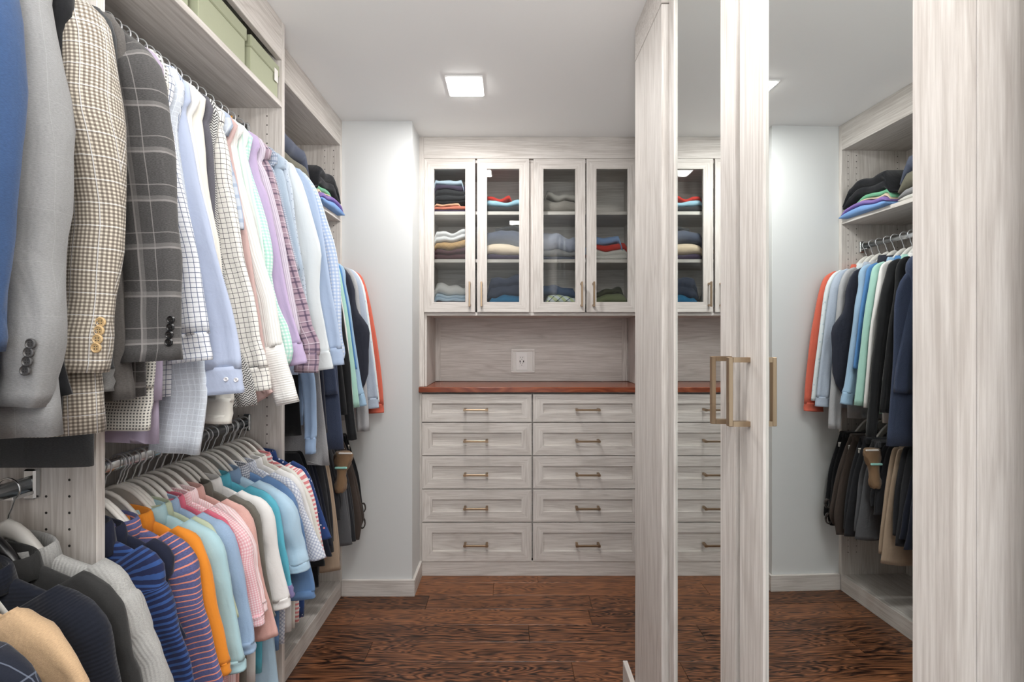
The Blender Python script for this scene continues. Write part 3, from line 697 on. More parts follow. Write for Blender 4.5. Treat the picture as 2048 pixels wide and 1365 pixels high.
garment(D, 'cream shirt with a narrow folded cuff hanging below its neighbours', 1.06, A, M['cream_cotton'], [(390, 196), (402, 235), (408, 296), (415, 367), (428, 440), (439, 500), (447, 594), (458, 683), (468, 750), (470, 790), (465, 846)], w=.09, wend=.058, hem=1.16, hw=.195, th=.013, cuff=True, neck=.06)
garment(D, 'dark slate shirt between the cream and tattersall shirts', 1.085, A, M['slate_cotton'], [(406, 222), (417, 250), (424, 280), (428, 330), (433, 400), (436, 450), (438, 520), (442, 620)], w=.095, wend=.07, hem=1.2, hw=.195, th=.010, neck=.06)
garment(D, 'black and white herringbone shirt seen below the tattersall cuff', 1.107, A, M['herringbone'], [(416, 232), (428, 300), (434, 380), (440, 480), (456, 600), (480, 700), (506, 757), (517, 812)], w=.085, wend=.06, hem=1.165, hw=.195, th=.010, neck=.06)
garment(D, 'off-white tattersall shirt with a thin black windowpane grid', 1.135, A, M['tattersall'], [(426, 205), (436, 222), (446, 255), (456, 300), (463, 367), (470, 400), (482, 467), (493, 533), (512, 606), (524, 683), (534, 712), (543, 762), (546, 782)], w=.112, wend=.072, hem=1.175, th=.015, cuff=True, neck=.06)
garment('short_sleeved_shirt', 'blue-grey checked shirt with a short sleeve, behind the tattersall', 1.16, A, M['blue_grey_check'], [(440, 236), (452, 262), (463, 330), (475, 380), (487, 430), (491, 462)], w=.10, wend=.10, hem=1.2, hw=.195, th=.010, neck=.06)
garment(D, 'dusty pink shirt showing as a narrow strip beside the ribbed white one', 1.182, A, M['dusty_pink'], [(448, 247), (460, 285), (472, 345), (484, 410), (497, 475), (506, 533), (515, 594), (524, 643), (533, 700), (546, 780), (556, 797)], w=.085, wend=.07, hem=1.185, hw=.195, th=.010, neck=.06)
garment(D, 'ribbed white shirt with a long horizontally ribbed cuff', 1.21, A, M['ribbed_white'], [(462, 256), (472, 282), (482, 335), (488, 365), (496, 394), (515, 467), (528, 521), (540, 557), (553, 594), (562, 643), (570, 690), (580, 730), (604, 806)], w=.080, wend=.058, hem=1.18, hw=.2, th=.014, cuff=M['ribbed_cuff'], cuffh=.145, lean=-.02, neck=.06)
garment(D, 'mint striped white shirt behind the ribbed white one', 1.235, A, M['mint_stripe'], [(476, 264), (490, 300), (500, 345), (510, 400), (522, 450), (532, 520), (545, 600), (556, 640)], w=.08, wend=.06, hem=1.2, hw=.195, th=.009, neck=.06)
garment(D, 'mint green gingham shirt with a bent elbow', 1.255, A, M['mint_gingham'], [(484, 270), (497, 320), (512, 374), (530, 435), (544, 495), (547, 520), (545, 560), (560, 620), (578, 660), (588, 705), (580, 724)], w=.085, wend=.06, hem=1.2, hw=.195, th=.012, neck=.06)
garment(D, 'plain lavender shirt beside the hairline lilac striped one', 1.29, A, M['lavender'], [(500, 290), (512, 312), (523, 367), (537, 399), (556, 487), (569, 557), (581, 614), (597, 665), (604, 694), (617, 730)], w=.085, wend=.055, hem=1.2, hw=.195, th=.013, cuff=True, neck=.06)
garment(D, 'shirt with hairline lilac stripes, behind the lavender one', 1.32, A, M['lilac_stripe'], [(512, 300), (524, 330), (536, 352), (547, 385), (569, 477), (583, 557), (595, 631), (602, 672)], w=.075, wend=.06, hem=1.2, hw=.195, th=.010, neck=.06)
garment(D, 'dusty plum plaid shirt with wide crossing lines', 1.355, A, M['plum_plaid'], [(522, 305), (534, 322), (545, 345), (553, 375), (570, 448), (594, 540), (610, 594), (620, 626), (628, 660), (641, 689), (646, 718), (638, 745)], w=.088, wend=.07, hem=1.19, hw=.2, th=.014, cuff=True, neck=.06)
garment(D, 'blue micro-check shirt, right behind the plum plaid', 1.39, A, M['blue_micro'], [(532, 312), (544, 335), (552, 350), (562, 385), (574, 430), (588, 490), (602, 545)], w=.08, wend=.075, hem=1.2, hw=.195, th=.010, neck=.06)
garment(D, 'blue-grey oxford shirt with a rolled-up sleeve', 1.43, A, M['oxford_blue'], [(556, 328), (564, 342), (571, 365), (584, 435), (598, 501), (607, 536), (603, 560)], w=.10, wend=.085, hem=1.2, hw=.2, th=.014, neck=.06)
garment(D, 'dotted chambray shirt behind the rolled-sleeve oxford', 1.462, A, M['chambray'], [(566, 342), (578, 352), (585, 380), (592, 440), (602, 500), (612, 560), (620, 640)], w=.08, wend=.06, hem=1.2, hw=.195, th=.010, neck=.06)
garment(D, 'icy white shirt with a long pointed cuff', 1.50, A, M['ice_white'], [(582, 342), (596, 355), (606, 375), (626, 443), (641, 501), (640, 540), (640, 594), (648, 643), (655, 683), (668, 740)], w=.088, wend=.062, hem=1.2, hw=.2, th=.014, cuff=True, neck=.06)
garment(D, 'second sky blue shirt, its sleeve end beside the icy white cuff', 1.55, A, M['sky_shirt'], [(602, 350), (615, 364), (628, 387), (643, 448), (655, 521), (664, 582), (674, 631), (682, 674), (690, 731)], w=.082, wend=.058, hem=1.2, hw=.2, th=.013, cuff=True, neck=.06)
garment(D, 'light blue gingham shirt, last on the middle top rail', 1.582, A, M['blue_gingham'], [(615, 360), (628, 376), (640, 397), (656, 448), (672, 501), (681, 570), (684, 667), (691, 704), (688, 717)], w=.08, wend=.055, hem=1.2, hw=.2, th=.010, neck=.06)
# ---- polo shirts, middle bay (bottom rail)
mk('navy_polo', '22263c'); mk('navy_stripe', '232b55', pat=[('v', .0115, .42, '36558f', .9)]); mk('purple_stripe', '575c8e', heather=.2, pat=[('v', .0125, .2, 'e08d78', .95)])
mk('orange', 'f08a1c'); mk('aqua', 'a5ccd6'); mk('heather_blue', '93aed0', heather=.06); mk('pale_green', 'b9c4a5'); mk('hot_pink', 'e0647d')
mk('pink_gingham', 'efd9dc', pat=[('u', .0058, .5, 'd9909c', .5), ('v', .0058, .5, 'd9909c', .5)]); mk('pink_pin', 'f0dfe0', pat=[('u', .0055, .5, 'dca0a8', .5)])
mk('salmon', 'dba69d', heather=.05); mk('olive_grey', '69665d', heather=.08); mk('white_polo', 'e3e1e0'); mk('turquoise', '4fb3cd'); mk('purple_trim', '7e74a8')
mk('baby_blue', 'a9cbe2'); mk('baby_blue_c', '7f9fc4'); mk('mid_blue', '5a80b3'); mk('grey_gingham', 'e6e8ec', pat=[('u', .007, .5, '55627c', .6), ('v', .007, .5, '55627c', .6)])
mk('diamond', 'dfe3ea', pat=[('d', .012, .38, '8693b3', .5), ('e', .012, .38, '8693b3', .5)]); mk('red_stripe', 'efe6e4', pat=[('v', .014, .5, 'd97b80', .9)]); mk('navy_print', '274482', pat=[('dots', .016, .22, 'd5dcea', .9), ('dots', .027, .12, 'e08a8a', .9)])
Bq = RB; PO = dict(hem=.34, cat_='shirt')
def polo(label, Y, mat, R, **k):
    k.setdefault('hem', .36); k.setdefault('neck', .102); k.setdefault('collar_h', .032); k.setdefault('wend', .105)
    return garment(k.pop('kind', 'polo_shirt'), label, Y, Bq, M[mat], R, **k)
polo('navy polo with bright blue stripes and a plain navy collar, nearest on the low rail', .925, 'navy_stripe', [(306, 1150), (328, 1177), (347, 1221), (362, 1275), (382, 1325), (396, 1375), (410, 1420)], w=.13, th=.018, col=M['navy_polo'], collar_h=.05)
polo('plain dark navy polo behind the blue striped one', .955, 'navy_polo', [(316, 1118), (330, 1150), (346, 1200), (358, 1250), (374, 1290)], w=.12, th=.014)
polo('purple polo with thin coral stripes left of the orange one', .99, 'purple_stripe', [(360, 1085), (380, 1105), (394, 1135), (400, 1160), (407, 1214), (420, 1256), (434, 1312), (451, 1365), (463, 1410)], w=.125, th=.018)
polo('bright orange polo between the purple striped and pale aqua ones', 1.027, 'orange', [(383, 1060), (402, 1075), (416, 1103), (417, 1125), (429, 1170), (442, 1231), (454, 1288), (465, 1348)], w=.12, wend=.11, th=.015, cuff=True, cuffh=.022)
polo('pale aqua polo with a tall collar', 1.066, 'aqua', [(404, 1034), (423, 1048), (438, 1070), (447, 1106), (459, 1153), (469, 1214), (483, 1275), (496, 1340)], w=.12, wend=.11, th=.016, cuff=True, cuffh=.022)
polo('pale green polo with only its collar showing behind the aqua one', 1.085, 'pale_green', [(420, 1030), (440, 1060), (452, 1110), (466, 1180), (480, 1240)], w=.11, th=.009)
polo('heathered light blue polo left of the pink gingham shirt', 1.108, 'heather_blue', [(432, 1030), (450, 1046), (464, 1069), (471, 1084), (483, 1140), (497, 1214), (508, 1263), (514, 1303)], w=.11, wend=.105, th=.015, cuff=True, cuffh=.022)
polo('hot pink polo with just its collar showing', 1.128, 'hot_pink', [(446, 1020), (465, 1045), (478, 1090), (490, 1150), (500, 1200)], w=.1, th=.008)
polo('pink and white gingham short-sleeved shirt', 1.148, 'pink_gingham', [(458, 1012), (478, 1028), (492, 1050), (500, 1090), (508, 1130), (517, 1180), (526, 1220), (532, 1250)], w=.105, wend=.1, th=.014, cuff=True, cuffh=.022)
polo('pale pink pinstriped short-sleeved shirt', 1.175, 'pink_pin', [(472, 1006), (490, 1022), (502, 1046), (510, 1090), (520, 1140), (531, 1185), (538, 1222)], w=.09, wend=.08, th=.012, cuff=True, cuffh=.022)
polo('salmon pink knitted polo hanging low', 1.2, 'salmon', [(480, 998), (498, 1016), (508, 1050), (518, 1100), (532, 1180), (546, 1230), (559, 1275)], w=.09, wend=.09, th=.012)
polo('olive grey polo beside the plain white one', 1.232, 'olive_grey', [(492, 990), (510, 1008), (521, 1040), (528, 1090), (538, 1160), (548, 1210), (556, 1236)], w=.095, th=.014)
polo('plain white polo on the low rail', 1.272, 'white_polo', [(510, 995), (530, 1010), (545, 1032), (553, 1070), (560, 1116), (573, 1165), (584, 1214)], w=.1, wend=.09, th=.015, cuff=True, cuffh=.022)
polo('turquoise polo with purple sleeve ends', 1.312, 'turquoise', [(525, 985), (542, 998), (554, 1016), (562, 1045), (571, 1087), (578, 1120), (585, 1172), (592, 1195)], w=.085, wend=.075, th=.013, cuff=M['purple_trim'], cuffh=.028)
polo('baby blue polo with a darker blue collar and a long body', 1.36, 'baby_blue', [(545, 958), (565, 970), (580, 993), (592, 1022), (606, 1074), (614, 1105), (622, 1140)], w=.11, wend=.095, th=.02, col=M['baby_blue_c'], cuff=True, cuffh=.022, hem=.20, hw=.21, hemr=.235)
polo('medium blue polo, its sleeve end below the baby blue one', 1.405, 'mid_blue', [(560, 950), (578, 966), (592, 1005), (600, 1030), (609, 1057), (618, 1110), (629, 1160), (633, 1195)], w=.1, th=.014, cuff=True, cuffh=.022, col=M['grey_gingham'])
polo('white polo with a blue diamond pattern', 1.445, 'diamond', [(570, 946), (586, 962), (599, 988), (614, 1031), (633, 1074), (646, 1100), (653, 1120)], w=.085, th=.014)
polo('off-white polo directly behind the blue diamond patterned one', 1.482, 'white_polo', [(576, 940), (592, 954), (606, 980), (616, 1010), (628, 1048), (640, 1090)], w=.08, th=.011)
polo('cream white polo just in front of the red and white striped one', 1.51, 'cream_cotton', [(584, 934), (602, 946), (613, 966), (623, 1000), (634, 1040), (644, 1090)], w=.075, th=.010)
polo('red and white striped polo near the far end of the low rail', 1.54, 'red_stripe', [(590, 930), (606, 944), (616, 966), (629, 1000), (639, 1048), (648, 1089), (655, 1118)], w=.08, th=.012)
polo('navy short-sleeved shirt scattered with tiny white motifs', 1.572, 'navy_print', [(588, 922), (604, 935), (621, 962), (632, 988), (643, 1020), (656, 1055), (666, 1080)], w=.08, th=.012)
for i in range(9):
    hanger(1.00+i*.063+.012*(i % 2), RB, 'empty grey plastic hanger among the polo shirts on the low rail', 'flat', 'empty grey hangers between the polo shirts')
# ---- jackets on the low rail of the nearest bay
mk('navy_pane', '1d2130', heather=.1, pat=[('u', .055, .03, '6f7787', .6), ('v', .055, .03, '6f7787', .6)]); mk('camel', 'c2a078', heather=.12); mk('navy_knit', '161a28', heather=.15, knit=2); mk('dark_grey', '2f2f2e', heather=.1); mk('light_grey_knit', 'a3a3a0', heather=.14, knit=1)
def low(label, Y, mat, R, **k):
    k.setdefault('hem', .30); k.setdefault('hang', 'broad'); k.setdefault('cat_', 'jacket')
    return garment(k.pop('kind', 'jacket'), label, Y, R0B, M[mat], R, **k)
low('light grey knitted blazer on a white hanger, last on the near low rail', .835, 'light_grey_knit', [(228, 1165), (268, 1205), (288, 1240), (305, 1280), (330, 1330), (350, 1400), (360, 1500)], w=.135, th=.026, hw=.22, neck=.075)
low('charcoal jacket on a black moulded hanger', .795, 'dark_grey', [(200, 1190), (240, 1228), (258, 1262), (275, 1320), (290, 1380), (300, 1500)], w=.12, th=.016, hang='black')
low('dark navy knitted cardigan behind the camel coat', .75, 'navy_knit', [(150, 1200), (190, 1240), (215, 1270), (232, 1330), (245, 1400), (255, 1500)], w=.13, th=.022)
low('camel wool jacket, its tan shoulder curving at the lower left corner', .685, 'camel', [(80, 1200), (118, 1235), (150, 1270), (168, 1300), (180, 1380), (190, 1500)], w=.12, th=.017)
low('navy windowpane jacket in the lower left corner', .625, 'navy_pane', [(20, 1230), (60, 1265), (80, 1320), (95, 1400), (100, 1520)], w=.12, th=.022)
# ---- knitwear and jackets, far bay (top rail)
mk('coral', 'd9604a', heather=.05); mk('pale_print', 'd5dfe2', pat=[('dots', .02, .25, '9fb7c6', .5)]); mk('heather_pale', 'a9b6c9', heather=.08); mk('light_grey', 'a9aaae', heather=.1); mk('stone', 'a59f97')
mk('navy_vest', '2a2d3c', rough=.6); mk('powder_blue', '93b6d3', heather=.04); mk('bright_blue', '4a83c2'); mk('mint', '9fd0c2'); mk('jet', '1c1d20'); mk('navy_heather', '3b4660', heather=.25); mk('navy_band', '1f2540'); mk('navy_dark', '1f2233'); mk('grey_marl', '97989a', heather=.2); mk('soft_blue', '93b0d6')
mk('black_cloth', '0f1013'); mk('white_band', 'dcdcdc')
def far(kind, label, Y, mat, R, **k):
    k.setdefault('hem', .98); k.setdefault('hang', 'white'); k.setdefault('neck', .07)
    return garment(kind, label, Y, RC, M[mat], R, **k)
far('jacket', 'short black jacket at the near end of the far top rail', 1.655, 'black_cloth', [(560, 520), (570, 620), (575, 700), (585, 800)], w=.1, hem=.965, hw=.19, hemr=.207, th=.013, cat_='jacket')
far('sweater', 'soft blue long-sleeved top hanging over the grey marl shirt', 1.69, 'soft_blue', [(585, 510), (605, 600), (620, 700), (634, 762), (637, 840), (637, 904)], w=.07, wend=.036, hem=1.0, hw=.2, th=.014, cuff=True, cuffh=.055, cat_='sweater', lean=-.025)
far('tee_shirt', 'grey marl shirt with a low wide body', 1.725, 'grey_marl', [(592, 512), (610, 560), (625, 650), (640, 720)], w=.1, hem=.845, hw=.245, hemr=.285, th=.014)
far('jacket', 'very dark navy jacket with a pointed sleeve end beside the grey marl shirt', 1.765, 'navy_dark', [(600, 512), (620, 580), (635, 660), (648, 760), (656, 866)], w=.085, wend=.03, hem=.93, hw=.22, th=.012, cat_='jacket')
far('sweater', 'navy heathered pullover with a wide dark hem edged in blue', 1.83, 'navy_heather', [(618, 522), (640, 570), (655, 650), (668, 720), (676, 790)], w=.09, hem=.872, hw=.27, hemr=.297, th=.016, cat_='sweater')
far('jacket', 'slim black jacket between the navy pullover and the striped cuff', 1.875, 'jet', [(640, 530), (660, 580), (674, 650), (686, 740), (696, 830)], w=.07, wend=.05, hem=.93, hw=.2, th=.011, cat_='jacket')
far('jacket', 'black jacket with two white bands on its sleeve end', 1.92, 'jet', [(652, 532), (672, 560), (684, 610), (693, 670), (702, 730), (708, 803), (717, 878)], w=.06, wend=.036, hem=.95, hw=.2, th=.013, cat_='jacket', lean=-.02)
far('sweater', 'white zip pullover seen in the mirror beside the mint one', 1.96, 'white_polo', [(660, 534), (678, 565), (688, 620), (697, 680), (704, 760), (708, 820)], w=.07, wend=.05, hem=.95, hw=.2, th=.011, cat_='sweater')
far('sweater', 'mint green pullover between bright blue and white ones', 1.995, 'mint', [(668, 536), (684, 565), (694, 620), (704, 690), (714, 760), (720, 815)], w=.07, wend=.05, hem=.98, hw=.2, th=.011, cat_='sweater')
far('sweater', 'bright blue pullover between the mint and powder blue ones', 2.03, 'bright_blue', [(674, 538), (688, 565), (700, 630), (710, 700), (716, 740)], w=.07, wend=.055, hem=1.0, hw=.2, th=.011, cat_='sweater')
far('sweater', 'powder blue pullover with a ribbed cuff', 2.07, 'powder_blue', [(678, 538), (692, 570), (702, 620), (712, 690), (724, 765), (736, 812)], w=.08, wend=.052, hem=1.0, hw=.2, th=.014, cuff=True, cuffh=.05, cat_='sweater', lean=-.015)
# sleeveless vest
def vest(label, Y, rod_, mat):
    global GN; GN += 1; rx, rz = rod_
    t = thing('vest', (rx, Y, 1.02), label, 'vest'); f = lambda px, py: (W(px, py, Y)[1], W(px, py, Y)[0]-rx, W(px, py, Y)[0]-rx)
    pr = [(rz-.105, .07, .07), (rz-.125, .12, .12), (rz-.160, .205, .205)]+[f(*p) for p in ((709, 577), (711, 600), (717, 625), (738, 658), (737, 700), (734, 760))]+[(1.02, .24, .24)]
    torso(t, Y, rx, pr, .014, mat, 55.5); collar(t, Y, rx, rz-.115, .07, .02, .045, mat); 
    z = B(); z.tube([(rx+.02, Y-.020, rz-.15), (rx+.02, Y-.024, 1.05)], .0022, 6); z.build('zip', plain('zip', '9a9a9e', .3, 1), t)
    hanger(Y, rod_, 'white moulded hanger under the navy quilted vest', 'white')
vest('navy sleeveless zip vest', 2.12, RC, M['navy_vest'])
far('sweater', 'light grey pullover whose pale hem drops below the pale blue sleeve', 2.16, 'light_grey', [(700, 545), (716, 575), (722, 640), (730, 720), (736, 800), (739, 862)], w=.07, wend=.055, hem=.93, hw=.2, th=.012, cat_='sweater')
far('sweater', 'pale heather blue quarter-zip pullover', 2.205, 'heather_pale', [(708, 546), (722, 570), (732, 620), (741, 680), (752, 760), (759, 817)], w=.095, wend=.075, hem=.98, hw=.2, th=.015, cuff=True, cuffh=.045, cat_='sweater')
far('sweater', 'white pullover with a faint blue print, beside the coral one', 2.245, 'pale_print', [(714, 548), (728, 575), (738, 630), (748, 700), (756, 770), (760, 805)], w=.08, wend=.06, hem=1.0, hw=.2, th=.011, cat_='sweater')
far('sweater', 'coral red pullover against the white wall', 2.283, 'coral', [(718, 549), (730, 570), (740, 606), (748, 650), (757, 700), (765, 762), (769, 826)], w=.11, wend=.1, hem=.98, hw=.2, th=.015, cuff=True, cuffh=.04, cat_='sweater')
# ---- trousers folded over hangers, far bay (low rail)
mk('trouser_black', '15161a'); mk('trouser_brown', '453a34', rough=.7); mk('trouser_grey', '54565a', heather=.1); mk('trouser_dark', '2a2b30'); mk('khaki', 'a58f78'); mk('trouser_navy', '1c2030'); mk('belt', '2b2320', rough=.4)
def trousers(label, Y, mat, R, zb, seed, hw=.17, th=.014, wl=.16):
    rx, rz = -.967, .965; t = thing('trousers', (rx, Y, zb), label, 'trousers')
    pw = [W(px, py, Y) for px, py in R]
    for k, (dy, dz, nm) in enumerate(((-th*.9, 0, 'front_legs'), (th*.9, .03, 'back_legs'))):
        pr = [(rz-.125, .155, wl)]+[(z, x-rx, wl) for x, z in pw]
        pr[-1] = (max(pr[-1][0], zb)+dz, pr[-1][1]*(1-.04*k), pr[-1][2])
        torso(t, Y, rx, pr, th, M[mat], seed+k*3, name=nm, fold=.006, yo=dy)
    bx('waistband', M[mat], t, rx-.15, rx+.15, Y-th*1.9, Y+th*1.9, rz-.150, rz-.118, bev=.006)
    hanger(Y, (rx, rz), ' '.join(('clip hanger holding the '+label.split(',')[0]).split()[:16]), 'flat', half=.17)
    return t
trousers('wide black trousers, first on the low far rail', 1.70, 'trouser_black', [(600, 905), (625, 980), (640, 1060), (652, 1130)], .40, 1)
trousers('black trousers reaching down to the bottom shelf', 1.75, 'black_cloth', [(610, 905), (625, 1000), (636, 1100), (640, 1170)], .34, 2)
trousers('navy-black trousers behind the wide black pair', 1.81, 'trouser_navy', [(618, 905), (640, 980), (655, 1060), (668, 1110)], .42, 3)
trousers('faded black trousers in the middle of the low far rail', 1.86, 'trouser_dark', [(640, 905), (655, 970), (664, 1040), (671, 1100)], .42, 4)
trousers('khaki trousers hanging nearly to the shelf', 1.92, 'khaki', [(650, 910), (664, 980), (674, 1060), (683, 1138)], .33, 5)
trousers('pleated dark grey trousers beside the khaki pair', 1.98, 'trouser_dark', [(656, 905), (668, 950), (680, 1000), (683, 1040)], .46, 6)
trousers('mid grey trousers with a turned hem', 2.06, 'trouser_grey', [(668, 905), (685, 950), (697, 1020), (706, 1088)], .36, 8)
trousers('slate trousers between the grey and brown pairs', 2.13, 'trouser_dark', [(680, 905), (696, 960), (706, 1020), (713, 1082)], .37, 9)
trousers('dark brown trousers with a soft crumpled hem', 2.19, 'trouser_brown', [(694, 905), (708, 950), (720, 1005), (726, 1040), (721, 1076)], .35, 10)
tb = trousers('black trousers with a looped belt, nearest the white wall', 2.255, 'trouser_black', [(702, 905), (715, 950), (722, 1000), (727, 1040), (722, 1062)], .38, 11)
for k, (px, py, rr) in enumerate(((726, 1016, .022), (725, 1046, .026))):
    x, z = W(px, py, 2.235); b = B(); b.tube([(x+rr*.55*math.cos(a*.5236), 2.235-.004*k, z+rr*math.sin(a*.5236)) for a in range(13)], .003, 6, ry=.008); b.build('belt_loop', M['belt'], tb, True)
# small brown garment pinned on a white and aqua hanger
bg = thing('pouch', (-.80, 1.99, .70), 'small crumpled brown bag clipped to white and aqua hanger bars among the trousers', 'bag')
cr = []
for i in range(12):
    f = i/11; z = 0.83-f*.17; hwv = .034-.018*f+.006*math.sin(f*9); cx = W(692-8*f, 905, 1.99)[0]
    cr.append([(cx+math.cos(2*PI*k/18)*hwv*(1+.2*math.sin(k*2.1+i)), 1.965-.018*math.sin(2*PI*k/18), z+.004*math.sin(k*3+i)) for k in range(18)])
loft('bag_body', cr, fab('bag_brown', '8a6a4c', rough=.6), bg, True, 0)
x0, z0 = W(676, 908, 1.94); x1, _ = W(697, 908, 1.94); bx('hanger_bar', bright_white, bg, x0, x1+.012, 1.944, 1.952, z0-.004, z0+.002)
x0, z0 = W(668, 937, 1.94); x1, _ = W(690, 937, 1.94); bx('hanger_bar', plain('aqua_plastic', '9fd9cf', .35), bg, x0, x1+.006, 1.942, 1.952, z0-.006, z0+.004, bev=.003)

sm = thing('size_marker', (-.90, 1.46, 2.02), 'small orange size marker lettered M clipped on the top rail', 'marker')
bx('disc', plain('marker_orange', 'd99a2b', .4), sm, -.930, -.903, 1.478, 1.481, 2.020, 2.048, bev=.001)
cu = bpy.data.curves.new('letter', 'FONT'); cu.body = 'M'; cu.size = .024; cu.extrude = .0004; cu.align_x = 'CENTER'; tmp = bpy.data.objects.new('letter', cu)
C.objects.link(tmp); bpy.context.view_layer.update(); me = bpy.data.meshes.new_from_object(tmp); bpy.data.objects.remove(tmp)
me.materials.clear(); me.materials.append(plain('marker_ink', '201a14', .6)); lo = bpy.data.objects.new('letter', me); C.objects.link(lo); lo.parent = sm
lo.rotation_euler = (PI/2, 0, 0); lo.location = (-.9165+.90, 1.4772-1.46, 2.0255-2.02)
# ------------------------------------------------------------------ folded clothes
FN = 0
def stack(items, x0, x1, yf, depth, z, along='x', group=None, where='', amp=.22, ztop=None):
    """folded garments lying on one another; items = (kind, label, cat, cloth, height, layers, dx0, dx1, dy)"""
    global FN
    sx = FN*7.3+1; base = lambda u: 0.0
    n = 18; tops = [0.0]*n; hk = 1.0 if along == 'y' else (1.3 if z < 1.5 else 1.14)
    for it in items:
        kind, label, cat_, cloth, h, lay = it[:6]; h *= hk; d0, d1, dy = (it[6:9] if len(it) > 6 else (0, 0, 0))
        FN += 1; sd = FN*1.91
        us = [(k/(n-1)) for k in range(n)]; rings = []; newt = []
        for k, u in enumerate(us):
            e = min(1, math.sin(min(u, 1-u)*PI/2/.12) if min(u, 1-u) < .12 else 1); e = max(.25, e)
            hh = h*(1+amp*noise.noise(Vector((u*3.1, sd, 2)))*2)*e
            zb = tops[k]+(1-e)*h*.25; zt = zb+hh; x = x0+d0+(x1-x0+d1-d0)*u
            yo = yf+dy+noise.noise(Vector((u*4, sd, 8)))*.008
            r = []
            back = yo+depth
            r.append((x, back, zb)); r.append((x, (yo+back)/2, zb))
            for L in range(lay):
                rr = hh/lay/2; zc = zb+rr*(2*L+1); pr = .010+.006*noise.noise(Vector((u*3, sd, L*3.3)))
                for a in (-80, -40, 0, 40, 80):
                    q = math.radians(a); r.append((x, yo+rr-math.cos(q)*(rr+pr*.4), zc+math.sin(q)*rr*.98))
            r.append((x, yo+depth*.35, zt+.002)); r.append((x, yo+depth*.7, zt-.002)); r.append((x, back, zb+hh*.7))
            rings.append([(p[0], p[1], z+p[2]) for p in r]); newt.append(zt)
        if along == 'y': rings = [[(yf_to_x(p), p[0], p[2]) for p in r] for r in rings]
        o = loft(kind, rings, M[cloth], None, True, 0); meta(o, label, cat_, group)
        o['wpos'] = tuple(o.location); tops = [t+.001 for t in newt]
def yf_to_x(p): return -p[1]
for n, c, k in (('f_paleblue', 'b9cfe2', {}), ('f_purple', '4b4258', {}), ('f_charcoal', '35363a', {}), ('f_blue', '7f9fd0', {}), ('f_black', '1d1f23', {}), ('f_peach', 'e8ab86', {}), ('f_coral', 'd9775f', {}), ('f_red', 'd5342a', {}),
                ('f_sky', '9dcbe2', {}), ('f_white', 'cdcdcf', {'heather': .06}), ('f_mustard', 'b08a55', {}), ('f_burgundy', '4c2d33', {}), ('f_navygrey', '4d5468', {'heather': .1}), ('f_beige', 'd3bda0', {}), ('f_plum', '3d3048', {}),
                ('f_cream', 'd9d8d4', {}), ('f_knit', '8b857e', {'knit': 1}), ('f_greyknit', '8f8b86', {}), ('f_lilacgrey', '9ca3b8', {'heather': .1}), ('f_midgrey', '8a8b8d', {}), ('f_lightknit', 'c9c6c0', {'knit': 1}), ('f_denim', '40587c', {'heather': .15}),
                ('f_bright', '2f83b8', {}), ('f_olive', '76805a', {}), ('f_darkolive', '45483a', {}), ('f_slate', '4c5468', {}), ('f_green', '69b48a', {}), ('f_violet', '8568b5', {}), ('f_cornflower', '6d9bd8', {}), ('f_olivegrey', '6a6757', {})): mk(n, c, **k)
mk('f_plaid', '6a3144', pat=[('u', .03, .3, 'b9a9b3', .5), ('v', .03, .3, '2f2c40', .5)]); mk('f_quilt', 'b08a55', pat=[('d', .03, .06, '7d5f38', .8), ('e', .03, .06, '7d5f38', .8)]); mk('f_argyle', 'c9d8a2', pat=[('d', .05, .5, 'dfe9ee', .9), ('e', .05, .12, '26406a', .9)])
g1 = 'folded clothes behind the glass doors'
YS = YF+.035; T1 = SH1+.0100; T2 = SH2+.0100; T0 = 1.4668
def col(c0, c1): return X(c0), X(c1)
a, b = X(860)+.004, X(944)
stack([('folded_shirt', 'dark purple folded shirt at the bottom of the first door top stack', 'clothes', 'f_plum', .012, 1), ('folded_shirt', 'coral folded shirt behind the first glass door', 'clothes', 'f_coral', .016, 1), ('folded_shirt', 'peach folded shirt on the coral one', 'clothes', 'f_peach', .011, 1, .01, -.06, 0),
       ('folded_shirt', 'black folded shirt above the peach one', 'clothes', 'f_black', .014, 1), ('folded_trousers', 'charcoal folded trousers behind the first glass door', 'clothes', 'f_charcoal', .055, 2), ('folded_shirt', 'dusky purple folded shirt, second from the top behind the first glass door', 'clothes', 'f_purple', .026, 1), ('folded_shirt', 'pale blue folded shirt on top behind the first glass door', 'clothes', 'f_paleblue', .022, 1, 0, -.04, 0)], a, b, YS, .24, T1, group=g1)
stack([('folded_sweater', 'burgundy folded sweater under the tan quilted one', 'clothes', 'f_burgundy', .052, 2), ('folded_jacket', 'tan quilted folded jacket', 'clothes', 'f_quilt', .040, 1), ('folded_sweater', 'pale grey folded sweater on top of the tan quilted jacket', 'clothes', 'f_white', .048, 2)], a, b, YS, .24, T2, group=g1)
stack([('folded_shirt', 'burgundy plaid folded shirt at the bottom behind the first glass door', 'clothes', 'f_plaid', .046, 2), ('folded_shirt', 'light blue folded shirt on the burgundy plaid one', 'clothes', 'f_paleblue', .030, 2), ('folded_sweater', 'thick cream folded sweater behind the first glass door', 'clothes', 'f_cream', .046, 1)], a, b, YS, .22, T0, group=g1)
a, b = X(962), X(1048)
stack([('folded_trousers', 'dark charcoal folded trousers under the sky blue shirt', 'clothes', 'f_charcoal', .032, 1), ('folded_shirt', 'sky blue folded shirt behind the second glass door', 'clothes', 'f_sky', .026, 1), ('folded_shirt', 'red folded shirt behind the second glass door', 'clothes', 'f_red', .018, 1, .01, -.06, .01)], a, b, YS, .24, T1, group=g1)
